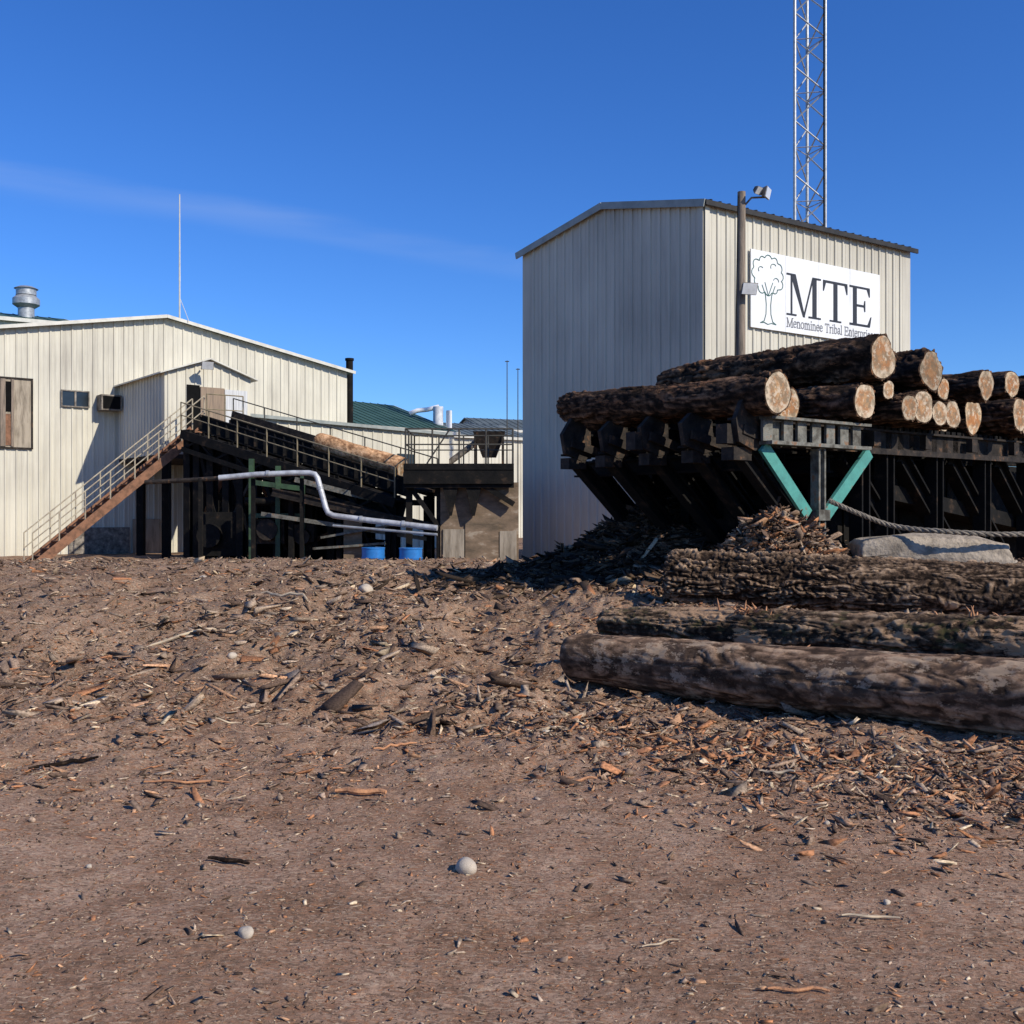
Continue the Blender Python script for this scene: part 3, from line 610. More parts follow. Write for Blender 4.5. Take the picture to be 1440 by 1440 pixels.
a=P-dl*oe-dr*ov+Z*(EZ-sl*oe+.10);b=Q-dl*oe+dr*ov+Z*(EZ-sl*oe+.10);c=mid2+dr*ov+Z*(RZ+.10);d=mid-dr*ov+Z*(RZ+.10)
slab(mb,a,b,c,d,.05)
a2=R_+dl*oe-dr*ov+Z*(EZ-sl*oe+.10);b2=S_+dl*oe+dr*ov+Z*(EZ-sl*oe+.10)
slab(mb,d,c,b2,a2,.05);mb.make('roof',DARKTRIM,tb)
mb=MB();mb.beam(a-Z*.09-dr*.02,d-Z*.09-dr*.02,.04,.19);mb.beam(d-Z*.09-dr*.02,a2-Z*.09-dr*.02,.04,.19);mb.make('gable_trim',TRIM,tb)
mb=MB();mb.beam(a-Z*.07-dl*.02,b-Z*.07-dl*.02,.05,.13)
mb.make('eave_trim',DARKTRIM,tb)
mb=MB()
k=0
while k*.33<(Q-P).length:
    p_=P+dr*(k*.33+.1)-dl*(oe+.02)+Z*(EZ+.09);mb.beam(p_,p_+dl*.5+Z*.07,.05,.03);k+=1
mb.make('roof_rib',DARKTRIM,tb)
mb=MB()
mb.beam(P+n_left*.05+dl*.07-Z*.1,P+n_left*.05+dl*.07+Z*(EZ-.05),.16,.012,up=n_left)
mb.beam(P+n_right*.05+dr*.07-Z*.1,P+n_right*.05+dr*.07+Z*(EZ-.05),.012,.16,up=dr)
mb.make('corner_trim',CREAM,tb)
SL=(Q-P).length
so=P+dr*(.187*SL)+n_right*.075
sign=thing('company_sign',so+Z*6.45,'white company sign with tree emblem and black lettering','sign')
SW=.627*SL;SH=2.05
mb=MB()
for i in range(4):
    w=SW/4;mb.box(so+dr*(w*(i+.5))+Z*(6.45+SH/2),(w-.008,.04,SH),(dr,n_right,Z))
mb.make('panel',WHITE,sign)
lo=so+n_right*.022
letters=MB()
def L_(polys,x0,z0,sc,sx=1):
    for k,p in enumerate(polys):
        letters.prism([(x0+u*sc*sx,z0+v*sc) for u,v in p],lo+n_right*(.0012*k),dr,Z,n_right,.006)
def rc(a,b,c,d): return [(a,b),(c,b),(c,d),(a,d)]
M_=[rc(.14,.03,.2,.97),rc(.90,.03,1.05,.97),[(.13,1),(.31,1),(.64,.0),(.57,.0)],[(.57,0),(.62,0),(.95,1),(.90,1)],rc(0,0,.34,.04),rc(.76,0,1.2,.04),rc(0,.96,.3,1),rc(.9,.96,1.2,1)]
T_=[rc(0,.94,.9,1),rc(.38,.03,.53,.97),rc(.24,0,.67,.04),[(0,.73),(.03,.73),(.11,.95),(0,.95)],[(.9,.73),(.87,.73),(.79,.95),(.9,.95)]]
E_=[rc(.13,.02,.28,.98),rc(0,.95,.78,1),rc(0,0,.78,.055),rc(.27,.49,.58,.545),[(.78,.77),(.75,.77),(.66,.96),(.78,.96)],[(.84,.27),(.81,.27),(.68,.04),(.78,0)],[(.6,.38),(.57,.38),(.54,.52),(.57,.66),(.6,.66)]]
cap=1.13;bx=.16*SL;zz=6.92
tot=.421*SL
sx=tot/((1.2+.9+.84+.16)*cap)
L_(M_,bx,zz,cap,sx);L_(T_,bx+(1.2+.08)*cap*sx,zz,cap,sx);L_(E_,bx+(1.2+.08+.9+.08)*cap*sx,zz,cap,sx)
letters.make('large_lettering',INK,sign,flat=True)
def st(x): return [(x,0),(x,.48)]
def sf(a,b,y=0.0): return [(a,y),(b,y)]
circ=[(.25+.2*math.cos(a),.245+.245*math.sin(a)) for a in np.linspace(0,2*math.pi,13)]
GLY={'M':(.92,[[(.13,0),(.13,.68)],[(.13,.7),(.45,.02)],[(.45,.02),(.77,.7)],[(.77,.7),(.77,0)],sf(.02,.25),sf(.64,.9),sf(.03,.14,.69),sf(.77,.9,.69)]),
'e':(.48,[[(.07,.27),(.41,.27),(.38,.42),(.25,.49),(.11,.42),(.06,.25),(.11,.07),(.27,0),(.42,.09)]]),
'n':(.56,[st(.12),[(.12,.36),(.24,.48),(.36,.46),(.42,.34),(.42,0)],sf(.03,.22),sf(.32,.53),sf(.03,.12,.46)]),
'o':(.52,[circ]),
'm':(.84,[st(.12),[(.12,.36),(.23,.48),(.34,.46),(.40,.34),(.40,0)],[(.40,.36),(.52,.48),(.63,.46),(.69,.34),(.69,0)],sf(.03,.21),sf(.31,.49),sf(.6,.8),sf(.03,.12,.46)]),
'i':(.28,[st(.14),sf(.04,.24),sf(.05,.14,.46),[(.14,.62),(.14,.69)]]),
'l':(.28,[[(.14,0),(.14,.74)],sf(.04,.24),sf(.04,.14,.72)]),
'T':(.66,[[(.05,.55),(.05,.68),(.6,.68),(.6,.55)],[(.325,.68),(.325,0)],sf(.22,.43)]),
'r':(.38,[st(.12),[(.12,.34),(.22,.46),(.33,.45)],sf(.03,.23),sf(.03,.12,.46)]),
'b':(.53,[[(.12,.74),(.12,.03),(.28,0),(.42,.08),(.46,.25),(.4,.43),(.27,.48),(.12,.38)],sf(.03,.12,.72)]),
'a':(.46,[[(.08,.40),(.19,.49),(.31,.45),(.33,.1),(.43,.02)],[(.32,.29),(.12,.22),(.06,.1),(.15,0),(.32,.1)]]),
'E':(.64,[[(.12,0),(.12,.68)],[(.03,.68),(.54,.68),(.55,.54)],[(.03,0),(.56,0),(.59,.15)],[(.12,.36),(.4,.36)],[(.4,.44),(.4,.28)]]),
't':(.32,[[(.14,.62),(.14,.07),(.21,0),(.3,.05)],sf(.04,.28,.46)]),
'p':(.53,[[(.12,-.22),(.12,.44),(.27,.48),(.41,.42),(.46,.25),(.41,.06),(.28,0),(.12,.08)],sf(.03,.22,-.22),sf(.03,.12,.46)]),
's':(.4,[[(.33,.38),(.2,.48),(.08,.4),(.1,.3),(.3,.2),(.33,.1),(.2,0),(.06,.1)]]),' ':(.3,[])}
txt='Menominee Tribal Enterprises';tw=sum(GLY[c][0] for c in txt)
small=MB();kx_=.445*SL/tw;xx=bx;hh_=.30
for c_ in txt:
    ad,strokes=GLY[c_]
    for si_,s_ in enumerate(strokes):
        small.ribbon([(xx+u*kx_,6.60+v*hh_*1.15) for u,v in s_],.018 if len(s_)==2 and s_[0][1]==s_[1][1] else .027,lo+n_right*(.0013*si_),dr,Z,n_right,.005)
    xx+=ad*kx_
small.make('small_lettering',INK2,sign,flat=True)
mb=MB();pts=[];rr=random.Random(3);nb=12
for i in range(nb):
    a0=2*math.pi*i/nb;k_=1+.10*rr.uniform(-1,1);cxx=.66+.48*k_*math.cos(a0);czz=7.90+.42*k_*math.sin(a0)
    rb=.10+.05*rr.random()
    for j in range(6):
        a=a0-1.15+2.3*j/5;pts.append((max(.03,cxx+rb*math.cos(a)),czz+rb*math.sin(a)))
mb.ribbon(pts,.024,lo,dr,Z,n_right,.006,True)
for (cx_,cz_,r_,a_) in ((.38,8.0,.10,.4),(.86,8.12,.11,.2),(.96,7.76,.10,-.5)):
    mb.ribbon([(cx_+r_*math.cos(a+a_),cz_+r_*.8*math.sin(a+a_)) for a in np.linspace(.4,3.4,8)],.018,lo+n_right*.002,dr,Z,n_right,.006)
mb.ribbon([(.36,6.60),(.50,6.66),(.57,6.85),(.58,7.1),(.55,7.35),(.42,7.6)],.024,lo,dr,Z,n_right,.006)
mb.ribbon([(.96,6.60),(.83,6.66),(.76,6.85),(.75,7.1),(.79,7.35),(.92,7.62)],.024,lo,dr,Z,n_right,.006)
mb.ribbon([(.36,6.60),(.5,6.62),(.64,6.58),(.78,6.62),(.96,6.6)],.02,lo+n_right*.002,dr,Z,n_right,.006)
mb.ribbon([(.53,7.68),(.66,7.34),(.83,7.70)],.022,lo,dr,Z,n_right,.006)
mb.make('tree_emblem',GINK,sign,flat=True)

up_=thing('utility_pole',(5.36,24,.1),'weathered wooden pole with two floodlights by the sign','utility pole')
mb=MB();mb.path([(5.33,24,-.3),(5.35,24,4),(5.38,24,9.1)],[.14,.12,.095],14);mb.make('pole',POLEW,up_)
def flood(o,dirv,par,s=1.0):
    dv=V(dirv).normalized();sd=dv.cross(Z).normalized();u=sd.cross(dv)
    mb=MB();c=V(o);hw,hh,dp=.2*s,.14*s,.12*s
    back=[c-dv*dp-sd*hw*.6-u*hh*.5,c-dv*dp+sd*hw*.6-u*hh*.5,c-dv*dp+sd*hw*.6+u*hh*.5,c-dv*dp-sd*hw*.6+u*hh*.5]
    fr=[c+dv*dp*.4-sd*hw-u*hh,c+dv*dp*.4+sd*hw-u*hh,c+dv*dp*.4+sd*hw+u*hh,c+dv*dp*.4-sd*hw+u*hh]
    mb.hexa(back+fr)
    h=mb.make('floodlight',STEELG,par)
    mb=MB();mb.box(c+dv*(dp*.4+.01),(.015,hw*1.8,hh*1.8),(dv,sd,u));mb.make('lens',LAMPG,h)
flood((5.93,23.9,9.05),(.9,-.5,-.25),up_,.9);flood((5.72,23.8,9.08),(.5,-.5,-.5),up_,.65)
mb=MB();mb.path([(5.42,24,8.75),(5.6,23.95,8.95),(5.95,23.9,8.95)],.025,8);mb.tube((5.42,23.95,6.9),(5.5,23.8,6.9),.02);mb.make('bracket',STEELG,up_)
flood((5.48,23.72,6.78),(.25,-.9,-.35),up_,1.0)
mb=MB();mb.path([(5.28,23.93,9),(5.22,23.93,5),(5.2,23.93,1)],.012,5);mb.make('cable',DARK,up_)

mc=V((11.6,40,0));mast=thing('radio_mast',(11.6,40,0),'tall galvanised triangular lattice mast behind the building','mast')
fw=.66;legs=[mc+V((fw*math.cos(a),fw*math.sin(a),0)) for a in (math.radians(200),math.radians(320),math.radians(80))]
for l in legs:
    mb=MB();mb.tube(l,l+Z*34,.062,.06,8);mb.make('leg',GALV,mast)
mb=MB();h=1.05
for k in range(32):
    for i in range(3):
        a_=legs[i];b_=legs[(i+1)%3];z=k*h
        if k%2: a_,b_=b_,a_
        mb.tube(a_+Z*z,b_+Z*(z+h),.03,n=6)
        if k%2: mb.tube(a_+Z*z,b_+Z*z,.02,n=6)
mb.make('lattice_bracing',GALV,mast)
mb=MB();mb.path([legs[1]+V((-.07,-.07,0)),legs[1]+V((-.07,-.07,34))],.03,6);mb.make('cable',DARK,mast)

# ------------------------------------------------------------ mill building (gable)
RD=V((-12.88,38,0));wd=V((.786,.618,0)).normalized();wn=V((.618,-.786,0)).normalized();hw=7.63
ML=RD-wd*hw*1.25;MR=RD+wd*hw
mill=thing('mill_building',tuple(RD),'wide cream corrugated mill building with shallow gable','building')
slope=(8.8-7.42)/hw
mz=lambda u:8.8-slope*abs(u*(hw*2.25)-hw*1.25)
mb=MB();ribwall(mb,ML,MR,-.2,mz,wn,pitch=.36);mb.make('wall',CREAM2,mill)
mb=MB();ribwall(mb,MR,MR-wn*25,-.2,lambda u:7.42,wd,pitch=.36);mb.make('wall',CREAM2,mill)
mb=MB();bk=-wn*25;f0=wn*.25
ra=RD+Z*8.88;rb=MR+wd*.25+Z*(7.42-slope*.25+.08);rl=ML-wd*.25+Z*(8.8-slope*(hw*1.25+.25)+.08)
slab(mb,ra+f0,rb+f0,rb+bk,ra+bk,.07);slab(mb,rl+f0,ra+f0,ra+bk,rl+bk,.07);mb.make('roof',GREEN,mill)
mb=MB();mb.beam(ra+f0-Z*.05+wn*.02,rb+f0-Z*.05+wn*.02,.04,.12);mb.beam(rl+f0-Z*.05+wn*.02,ra+f0-Z*.05+wn*.02,.04,.12);mb.make('gable_trim',WHITETRIM,mill)
def wpt(w,z,o=0): return RD+wd*w+wn*o+Z*z
def wbox(mb,w0,w1,z0,z1,o0,o1): return mb.box(wpt((w0+w1)/2,(z0+z1)/2,(o0+o1)/2),(w1-w0,z1-z0,o1-o0),(wd,Z,wn))
def window(w0,w1,z0,z1,par,glass=GLASS,frame=WHITETRIM,fw=.07,mull=1,label=None,nm='window'):
    mb=MB();wbox(mb,w0,w1,z0,z1,.02,.055);g=mb.make(nm,glass,par,label=label)
    mb=MB();
    wbox(mb,w0-fw,w0,z0-fw,z1+fw,.03,.10);wbox(mb,w1,w1+fw,z0-fw,z1+fw,.03,.10);wbox(mb,w0,w1,z1,z1+fw,.03,.10);wbox(mb,w0,w1,z0-fw,z0,.03,.10)
    for i in range(mull):
        c=w0+(w1-w0)*(i+1)/(mull+1);wbox(mb,c-.03,c+.03,z0,z1,.04,.09)
    mb.make('frame',frame,g);return g
window(-3.62,-2.75,5.32,5.83,mill,mull=1,frame=STEELG,fw=.04)
g=window(-7.0,-4.62,3.80,6.12,mill,glass=PLYG,frame=STEEL2,fw=.05,mull=0,label='boarded up weathered opening with framing',nm='boarded_opening')
mb=MB();wbox(mb,-5.60,-5.44,3.82,6.1,.06,.12);wbox(mb,-5.26,-5.18,3.82,6.1,.06,.12);mb.make('mullion',POLEW,g)
mb=MB();wbox(mb,-5.44,-5.26,5.0,6.02,.056,.075);mb.make('dark_pane',DARK,g)
mb=MB();wbox(mb,-5.44,-5.26,3.86,4.92,.056,.08);mb.make('broken_board',RUST,g)
mb=MB();wbox(mb,-2.45,-1.75,5.2,5.75,.02,.6);ac=mb.make('air_conditioner',STEELG,mill,label='box air conditioner jutting from the wall')
mb=MB();wbox(mb,-2.4,-1.8,5.25,5.7,.6,.61)
mb.make('grille',DARK,ac)
mb=MB();wbox(mb,-1.2,-.2,0,1.35,.04,.07);mb.make('door',PLYG,mill)
mb=MB();wbox(mb,-3.4,-1.3,.1,1.05,.04,.065);mb.make('kick_panel',STEELG,mill)
ann=MB();C0=V((-11.3,33.3,0));C1=C0+wd*2.96;W0=C0-wn*4.75;W1=C1-wn*4.75
az=lambda u:6.15+.52*(1-abs(2*u-1))
ribwall(ann,C0,C1,3.5,az,wn,pitch=.3);ribwall(ann,W0,C0,3.5,lambda u:6.15,-wd,pitch=.3);ribwall(ann,C1,W1,3.5,lambda u:6.15,wd,pitch=.3)
annex=ann.make('annex',CREAM2,mill,label='raised boxy entry annex on posts')
mb=MB();cm=(C0+C1)/2;s2=.52/1.48
e0=C0-wd*.2+wn*.2+Z*(6.15-s2*.2+.06);r0_=cm+wn*.2+Z*6.73;e1=C1+wd*.2+wn*.2+Z*(6.15-s2*.2+.06);bb=-wn*5
slab(mb,e0,r0_,r0_+bb,e0+bb,.05);slab(mb,r0_,e1,e1+bb,r0_+bb,.05);mb.make('roof',WHITETRIM,annex)
mb=MB();slab(mb,C0+Z*3.5,C1+Z*3.5,W1+Z*3.5,W0+Z*3.5,.15);mb.make('floor',STEEL2,annex)
def abox(mb,w0,w1,z0,z1,o0,o1): return mb.box(C0+wd*(w0+w1)/2+Z*(z0+z1)/2+wn*(o0+o1)/2,(w1-w0,z1-z0,o1-o0),(wd,Z,wn))
mb=MB();abox(mb,.72,1.15,4.2,5.8,.04,.07);mb.make('door',DARK,annex)
mb=MB();abox(mb,1.16,1.98,4.2,5.75,.05,.13);mb.make('curtain',TAN,annex,label='tan curtain hanging in the opening')
mb=MB();abox(mb,2.0,2.8,4.2,5.72,.05,.12);mb.make('curtain',STRIP,annex,label='pale plastic strip curtain')
ob=MB();ob.tube(C0+wd*1.2+wn*.1+Z*6.35,C0+wd*1.2+wn*.5+Z*6.5,.03);br=ob.make('bracket',STEELG,annex)
flood(C0+wd*1.2+wn*.6+Z*6.42,(.4,-.8,-.5),annex,1.0)
for cc in (C0+wd*.1-wn*.1,C1-wd*.1-wn*.1,C0+wd*.1-wn*2.6,C1-wd*.1-wn*2.6):
    mb=MB();mb.beam(cc,cc+Z*3.4,.24,.24);mb.make('post',STEEL,annex)

mb=MB();ap=V((-12.4,38.2,0));mb.tube(ap+Z*8.7,ap+Z*10.2,.035,.03,6);mb.tube(ap+Z*10.2,ap+Z*13.45,.035,.02,6)
mb.path([ap+Z*9.6,ap+V((.2,0,9.1)),ap+V((.35,0,8.7))],.012,5)
o=mb.make('whip_antenna',WHITETRIM,loc=ap+Z*8.7);tag(o,'thin white whip antenna on the roof ridge','antenna')

def gbuild(p,q,depth,ez,rz,label,name,wm=CREAM2,rm=GREEN,z0=-.2,ridge_t=.5):
    p=V((p[0],p[1],0));q=V((q[0],q[1],0));d=(q-p).normalized();n=V((d.y,-d.x,0))
    if n.y>0:n=-n
    b=-n*depth
    t=thing(name,tuple((p+q)/2),label,'building')
    mb=MB();ribwall(mb,p,q,z0,lambda u:ez,n,pitch=.5);mb.make('wall',wm,t)
    gg=lambda u:ez+(rz-ez)*(1-abs(u-ridge_t)/(ridge_t if u<ridge_t else 1-ridge_t))
    mb=MB();ribwall(mb,q,q+b,z0,gg,d,pitch=.5);mb.make('wall',wm,t)
    mb=MB();ribwall(mb,p,p+b,z0,gg,-d,pitch=.5);mb.make('wall',wm,t)
    mb=MB();o=.2;sl=(rz-ez)/(depth*ridge_t)
    a=p-d*o+n*o+Z*(ez-sl*o+.06);c=q+d*o+n*o+Z*(ez-sl*o+.06);r1=q+d*o+b*ridge_t+Z*(rz+.06);r0=p-d*o+b*ridge_t+Z*(rz+.06)
    slab(mb,a,c,r1,r0,.06);slab(mb,r0,r1,q+d*o+b-n*o+Z*(ez-.0),p-d*o+b-n*o+Z*(ez-.0),.06)
    L=(q-p).length;k=0
    while k*.5<L:
        s0=p+d*(k*.5)+n*o+Z*(ez-sl*o+.075);s1=p+d*(k*.5)+b*ridge_t+Z*(rz+.075);mb.beam(s0,s1,.02,.025);k+=1
    mb.make('roof',rm,t)
    mb=MB();mb.beam(a-Z*.08+n*.02,c-Z*.08+n*.02,.05,.16);mb.beam(c-Z*.08+d*.02,r1-Z*.08+d*.02,.05,.16);mb.make('eave_trim',WHITETRIM,t)
    return t
sp=V((-9.25,36,0));sdv=V((.665,.747,0)).normalized()
g1=gbuild((sp+sdv*4.3)*1.17,(sp+sdv*10.2)*1.17,9.5,5.58,7.2,'low cream metal shed with dark green roof','low_shed')
lt=thing('lean_to',tuple(sp),'flat roofed cream lean-to beside the conveyor','lean-to')
nn=V((sdv.y,-sdv.x,0))
mb=MB();ribwall(mb,sp,sp+sdv*9.9,-.2,lambda u:4.95-.1*u,nn,pitch=.5);mb.make('wall',CREAM2,lt)
mb=MB();slab(mb,sp+nn*.2-sdv*.2+Z*5.05,sp+sdv*9.9+nn*.2+Z*4.95,sp+sdv*9.9-nn*3.0+Z*5.1,sp-sdv*.2-nn*3.0+Z*5.2,.12);mb.make('roof',TRIM,lt)
for w_ in (5.2,7.4):
    mb=MB();p_=sp+sdv*w_+nn*.06
    mb.box(p_+Z*3.6,(.9,.06,.7),(sdv,nn,Z));mb.make('window',GLASS,lt)
g2=gbuild((-3.4,57),(1.2,60),8,5.9,6.9,'distant low shed with dull grey metal roof','distant_shed',ridge_t=.5,rm=GREYROOF)
g4=gbuild((-1.8,68),(3.0,70),7,7.1,8.1,'far cream shed with grey roof beyond the yard','far_shed',rm=GREYROOF)
g3=gbuild((-26,39.7),(-18.9,44.3),8,9.72,10.55,'long building with green roof behind the mill','rear_building')
hp=thing('feed_hopper',(-.9,45,0),'small grey steel hopper on legs beyond the platform','hopper')
mb=MB();mb.hexa([V((-1.3,44.7,4.0)),V((-.7,44.7,4.0)),V((-.7,45.3,4.0)),V((-1.3,45.3,4.0)),V((-1.7,44.3,5.1)),V((-.3,44.3,5.1)),V((-.3,45.7,5.1)),V((-1.7,45.7,5.1))]);mb.make('bin',STEEL2,hp)
for x_,y_ in ((-1.6,44.4),(-.4,44.4),(-1.6,45.6),(-.4,45.6)):
    mb=MB();mb.beam((x_,y_,0),(x_,y_,4.9),.1,.1);mb.make('leg',STEEL2,hp)
mb=MB();mb.tube((-3.2,44.6,3.4),(-1.1,44.8,5.0),.14,n=10);mb.make('auger',STEELG,hp)
mb=MB();mb.tube((-7.3,46,4),(-7.3,46,8.4),.16,n=14);mb.tube((-7.3,46,8.4),(-7.3,46,8.5),.2,n=14);o=mb.make('chimney_pipe',STEEL,loc=(-7.3,46,4));tag(o,'black steel exhaust stack beside the mill','chimney')
mb=MB();mb.path([(-5.2,52,6.6),(-4.8,52,6.75),(-4.3,52,6.8),(-3.7,52,6.95)],.12,10);mb.tube((-3.75,52,5.6),(-3.75,52,6.95),.26,n=16);mb.tube((-3.2,52,5.6),(-3.2,52,6.75),.15,n=12)
mb.tube((-3.75,52,4),(-3.75,52,5.6),.1,n=8)
o=mb.make('roof_duct',WHITE,loc=(-3.7,52,5.6));tag(o,'white sheet metal ducts above the low shed','duct')
for x_,y_,h_,lab in ((-.24,50,9.0,'thin bare steel pole behind the sheds'),(.3,52,8.9,'thin bare steel pole behind the sheds')):
    mb=MB();mb.tube((x_,y_,0),(x_,y_,h_),.035,.02,6);mb.tube((x_-.1,y_,h_-.05),(x_+.1,y_,h_-.05),.025,n=6);o=mb.make('steel_pole',RAILD,loc=(x_,y_,0));tag(o,lab,'pole')
mb=MB();vc=V((-21.35,45,0))
mb.tube(vc+Z*9.9,vc+Z*10.55,.34,n=20);mb.tube(vc+Z*10.55,vc+Z*10.7,.34,.56,20);mb.tube(vc+Z*10.7,vc+Z*10.95,.56,n=20);mb.tube(vc+Z*10.95,vc+Z*11.1,.56,.4,20);mb.tube(vc+Z*11.12,vc+Z*11.4,.42,n=20);mb.tube(vc+Z*11.4,vc+Z*11.5,.5,.3,20)
o=mb.make('roof_vent',GALV,loc=vc+Z*9.9);tag(o,'silver round exhaust vent on the green roof','vent')

# ------------------------------------------------------------ stairs
def railing(mb,pts,h,posts,r=.025,mid=True):
    pts=[V(p) for p in pts]
    for a,b in zip(pts[:-1],pts[1:]):
        mb.tube(a+Z*h,b+Z*h,r,n=6)
        if mid: mb.tube(a+Z*h*.55,b+Z*h*.55,r*.85,n=6)
        n=max(1,int(round((b-a).length/posts)))
        for i in range(n+1): p=a+(b-a)*i/n;mb.tube(p,p+Z*h,r,n=6)
st0=V((-14.25,29.9,.0));st1=V((-10.3,33.0,4.25))
stw=wn*1.0
stairs=thing('staircase',tuple(st0),'rusty steel staircase with pipe handrails up to the annex','staircase')
for o_ in (V((0,0,0)),stw):
    mb=MB();mb.beam(st0+o_,st1+o_,.05,.26);mb.make('stringer',RUST,stairs)
    mb=MB();railing(mb,[st0+o_,st1+o_],1.0,.95,r=.021);mb.make('handrail',RAILS,stairs)
tm=None
for i in range(20):
    p=st0+(st1-st0)*((i+.5)/20)+stw*.5
    if tm is None:
        mb=MB();mb.box(p,(.26,.93,.035),(wd,wn,Z));tm=mb.make('tread',RUST,stairs,loc=p)
    else:
        c=tm.copy();col.objects.link(c);c.parent=stairs;c.location=p-V(stairs['_base'])
land=thing('landing_platform',(-9.9,33,0),'steel landing platform with railings outside the annex door','platform')
lp=[st1,st1+wn*1.2,st1+wn*1.2+wd*1.2,st1+wd*1.2]
mb=MB();slab(mb,*[p for p in lp],.14);mb.make('deck',STEEL2,land)
mb=MB();railing(mb,[lp[1],lp[2]],1.05,.6,r=.021);mb.make('handrail',RAILY,land)
for p in lp:
    mb=MB();mb.beam(V((p.x,p.y,-.2)),p-Z*.14,.22,.22);mb.make('post',STEEL,land)

# ------------------------------------------------------------ conveyor
c0=V((-9.3,32.2,4.35));c1=V((-2.5,29,2.25));cd=(c1-c0).normalized();cs=V((-cd.y,cd.x,0)).normalized()
if cs.y>0: cs=-cs
conv=thing('log_conveyor',(-6,30.5,.1),'inclined black steel log conveyor with pipe railings','conveyor')
for sd_ in (-.7,.7):
    mb=MB();mb.ibeam(c0+cs*sd_,c1+cs*sd_,.12,.5)
    for i in range(22):
        p=c0+(c1-c0)*(i/21)+cs*(sd_+.03);mb.beam(p-Z*.2,p+Z*.2,.1,.03)
    mb.make('side_beam',STEEL,conv)
mb=MB();mb.beam(c0-Z*.05,c1-Z*.05,1.25,.08);mb.make('trough',STEEL2,conv)
mb=MB();mb.beam(c0-cs*.72+Z*.35,c1-cs*.72+Z*.35,.04,.3);mb.make('back_plate',STEEL2,conv)
mb=MB();mb.beam(c0+cs*1.15-Z*.35,c1+cs*1.15-Z*.35,.8,.06);mb.beam(c0+cs*1.55-Z*.4,c1+cs*1.55-Z*.4,.06,.26);mb.make('walkway',STEEL,conv)
mb=MB();mb.beam(c0+cs*1.5-Z*.85,c1+cs*1.5-Z*.85,.08,.14);mb.beam(c0+cs*1.1-Z*.75,c1+cs*1.1-Z*.75,.05,.6)
for i in range(12):
    p=c0+(c1-c0)*(i/12)+cs*1.5;q=c0+(c1-c0)*((i+1)/12)+cs*1.5
    mb.beam(p-Z*.45,q-Z*.85,.04,.06) if i%2 else mb.beam(p-Z*.85,q-Z*.45,.04,.06)
mb.make('truss',STEEL,conv)
mb=MB();railing(mb,[c0+cs*1.55-Z*.3,c1+cs*1.55-Z*.3],.85,1.1,r=.021);mb.make('handrail',RAILY,conv)
mb=MB();railing(mb,[c0-cs*.8+Z*.2,c1-cs*.8+Z*.2],.7,1.3,r=.02,mid=False);mb.make('handrail',RAILD,conv)
for f in (.0,.05,.12,.2,.27,.34,.45,.52,.6,.70,.80,.97):
    for sd_ in (-.7,1.2):
        p=c0+(c1-c0)*f+cs*sd_
        mb=MB();mb.ibeam(V((p.x,p.y,-.2)),p-Z*.25,.24,.24,up=cs);mb.make('leg',STEEL,conv)
    p=c0+(c1-c0)*f
    mb=MB();mb.beam(p-cs*.8-Z*.45,p+cs*1.5-Z*.45,.14,.16);mb.make('crossbeam',STEEL,conv)
rb_=random.Random(21)
for f in (.05,.2,.36,.5,.62,.74):
    p=c0+(c1-c0)*f+cs*1.22;q=c0+(c1-c0)*(f+.13)+cs*1.22
    mb=MB();mb.beam(p-Z*.5,V((q.x,q.y,.5)),.12,.12);mb.make('brace',STEEL,conv)
for k_ in range(18):
    f=rb_.uniform(.02,.8);g_=f+rb_.uniform(.05,.2)*rb_.choice((-1,1));g_=max(0,min(.95,g_));o1_=rb_.uniform(.2,1.3);o2_=rb_.uniform(.2,1.3)
    p=c0+(c1-c0)*f+cs*o1_;q=c0+(c1-c0)*g_+cs*o2_
    mb=MB();mb.beam(V((p.x,p.y,p.z-rb_.uniform(.6,1.8))),V((q.x,q.y,rb_.uniform(.4,1.7))),rb_.uniform(.05,.15),rb_.uniform(.05,.15));mb.make('brace',(STEEL2,RUST,STEEL,STEEL2)[k_%4],conv)
for z_ in (2.9,2.1,1.2,.6):
    p=c0+cs*.3;q=c0+(c1-c0)*.85+cs*.3
    mb=MB();mb.ibeam(V((p.x,p.y,z_)),V((q.x,q.y,z_-.5)),.14,.2);mb.make('tie_beam',STEEL,conv)
for i,(f0_,f1_,o_,r_) in enumerate(((.54,.93,.25,.29),(.50,.80,-.33,.23))):
    a=c0+(c1-c0)*f0_+cs*o_+Z*(.18+r_);b=c0+(c1-c0)*f1_+cs*o_+Z*(.18+r_)
    logobj(b,a,r_,r_*.9,31+i,DEBARK,'debarked orange log riding on the inclined conveyor','logs on the conveyor',ns=40,nr=60,amp=.06,ka=12)
lc=thing('lower_conveyor',(-4.5,28.5,.1),'low bark conveyor with pale steel side and braces','conveyor')
a=V((-6.6,29.0,2.15));b=V((-2.0,28.0,1.15))
for o_ in (0,.8):
    mb=MB();mb.ibeam(a-V((0,o_,0)),b-V((0,o_,0)),.1,.22);mb.make('side_beam',STEEL2,lc)
mb=MB();mb.beam(a-V((0,.4,.05)),b-V((0,.4,.05)),.6,.05);mb.make('trough',STEEL,lc)
mb=MB();mb.beam((-6.9,28.2,1.55),(-2.2,27.9,.85),.06,.11);mb.beam((-6.0,28.3,2.5),(-3.0,28.1,1.75),.06,.14);mb.make('guide_rail',BRK,lc)
for f in (.1,.4,.7,.95):
    p=a+(b-a)*f-V((0,.4,0));mb=MB();mb.beam(V((p.x,p.y,-.2)),p,.14,.14);mb.make('leg',STEEL,lc)
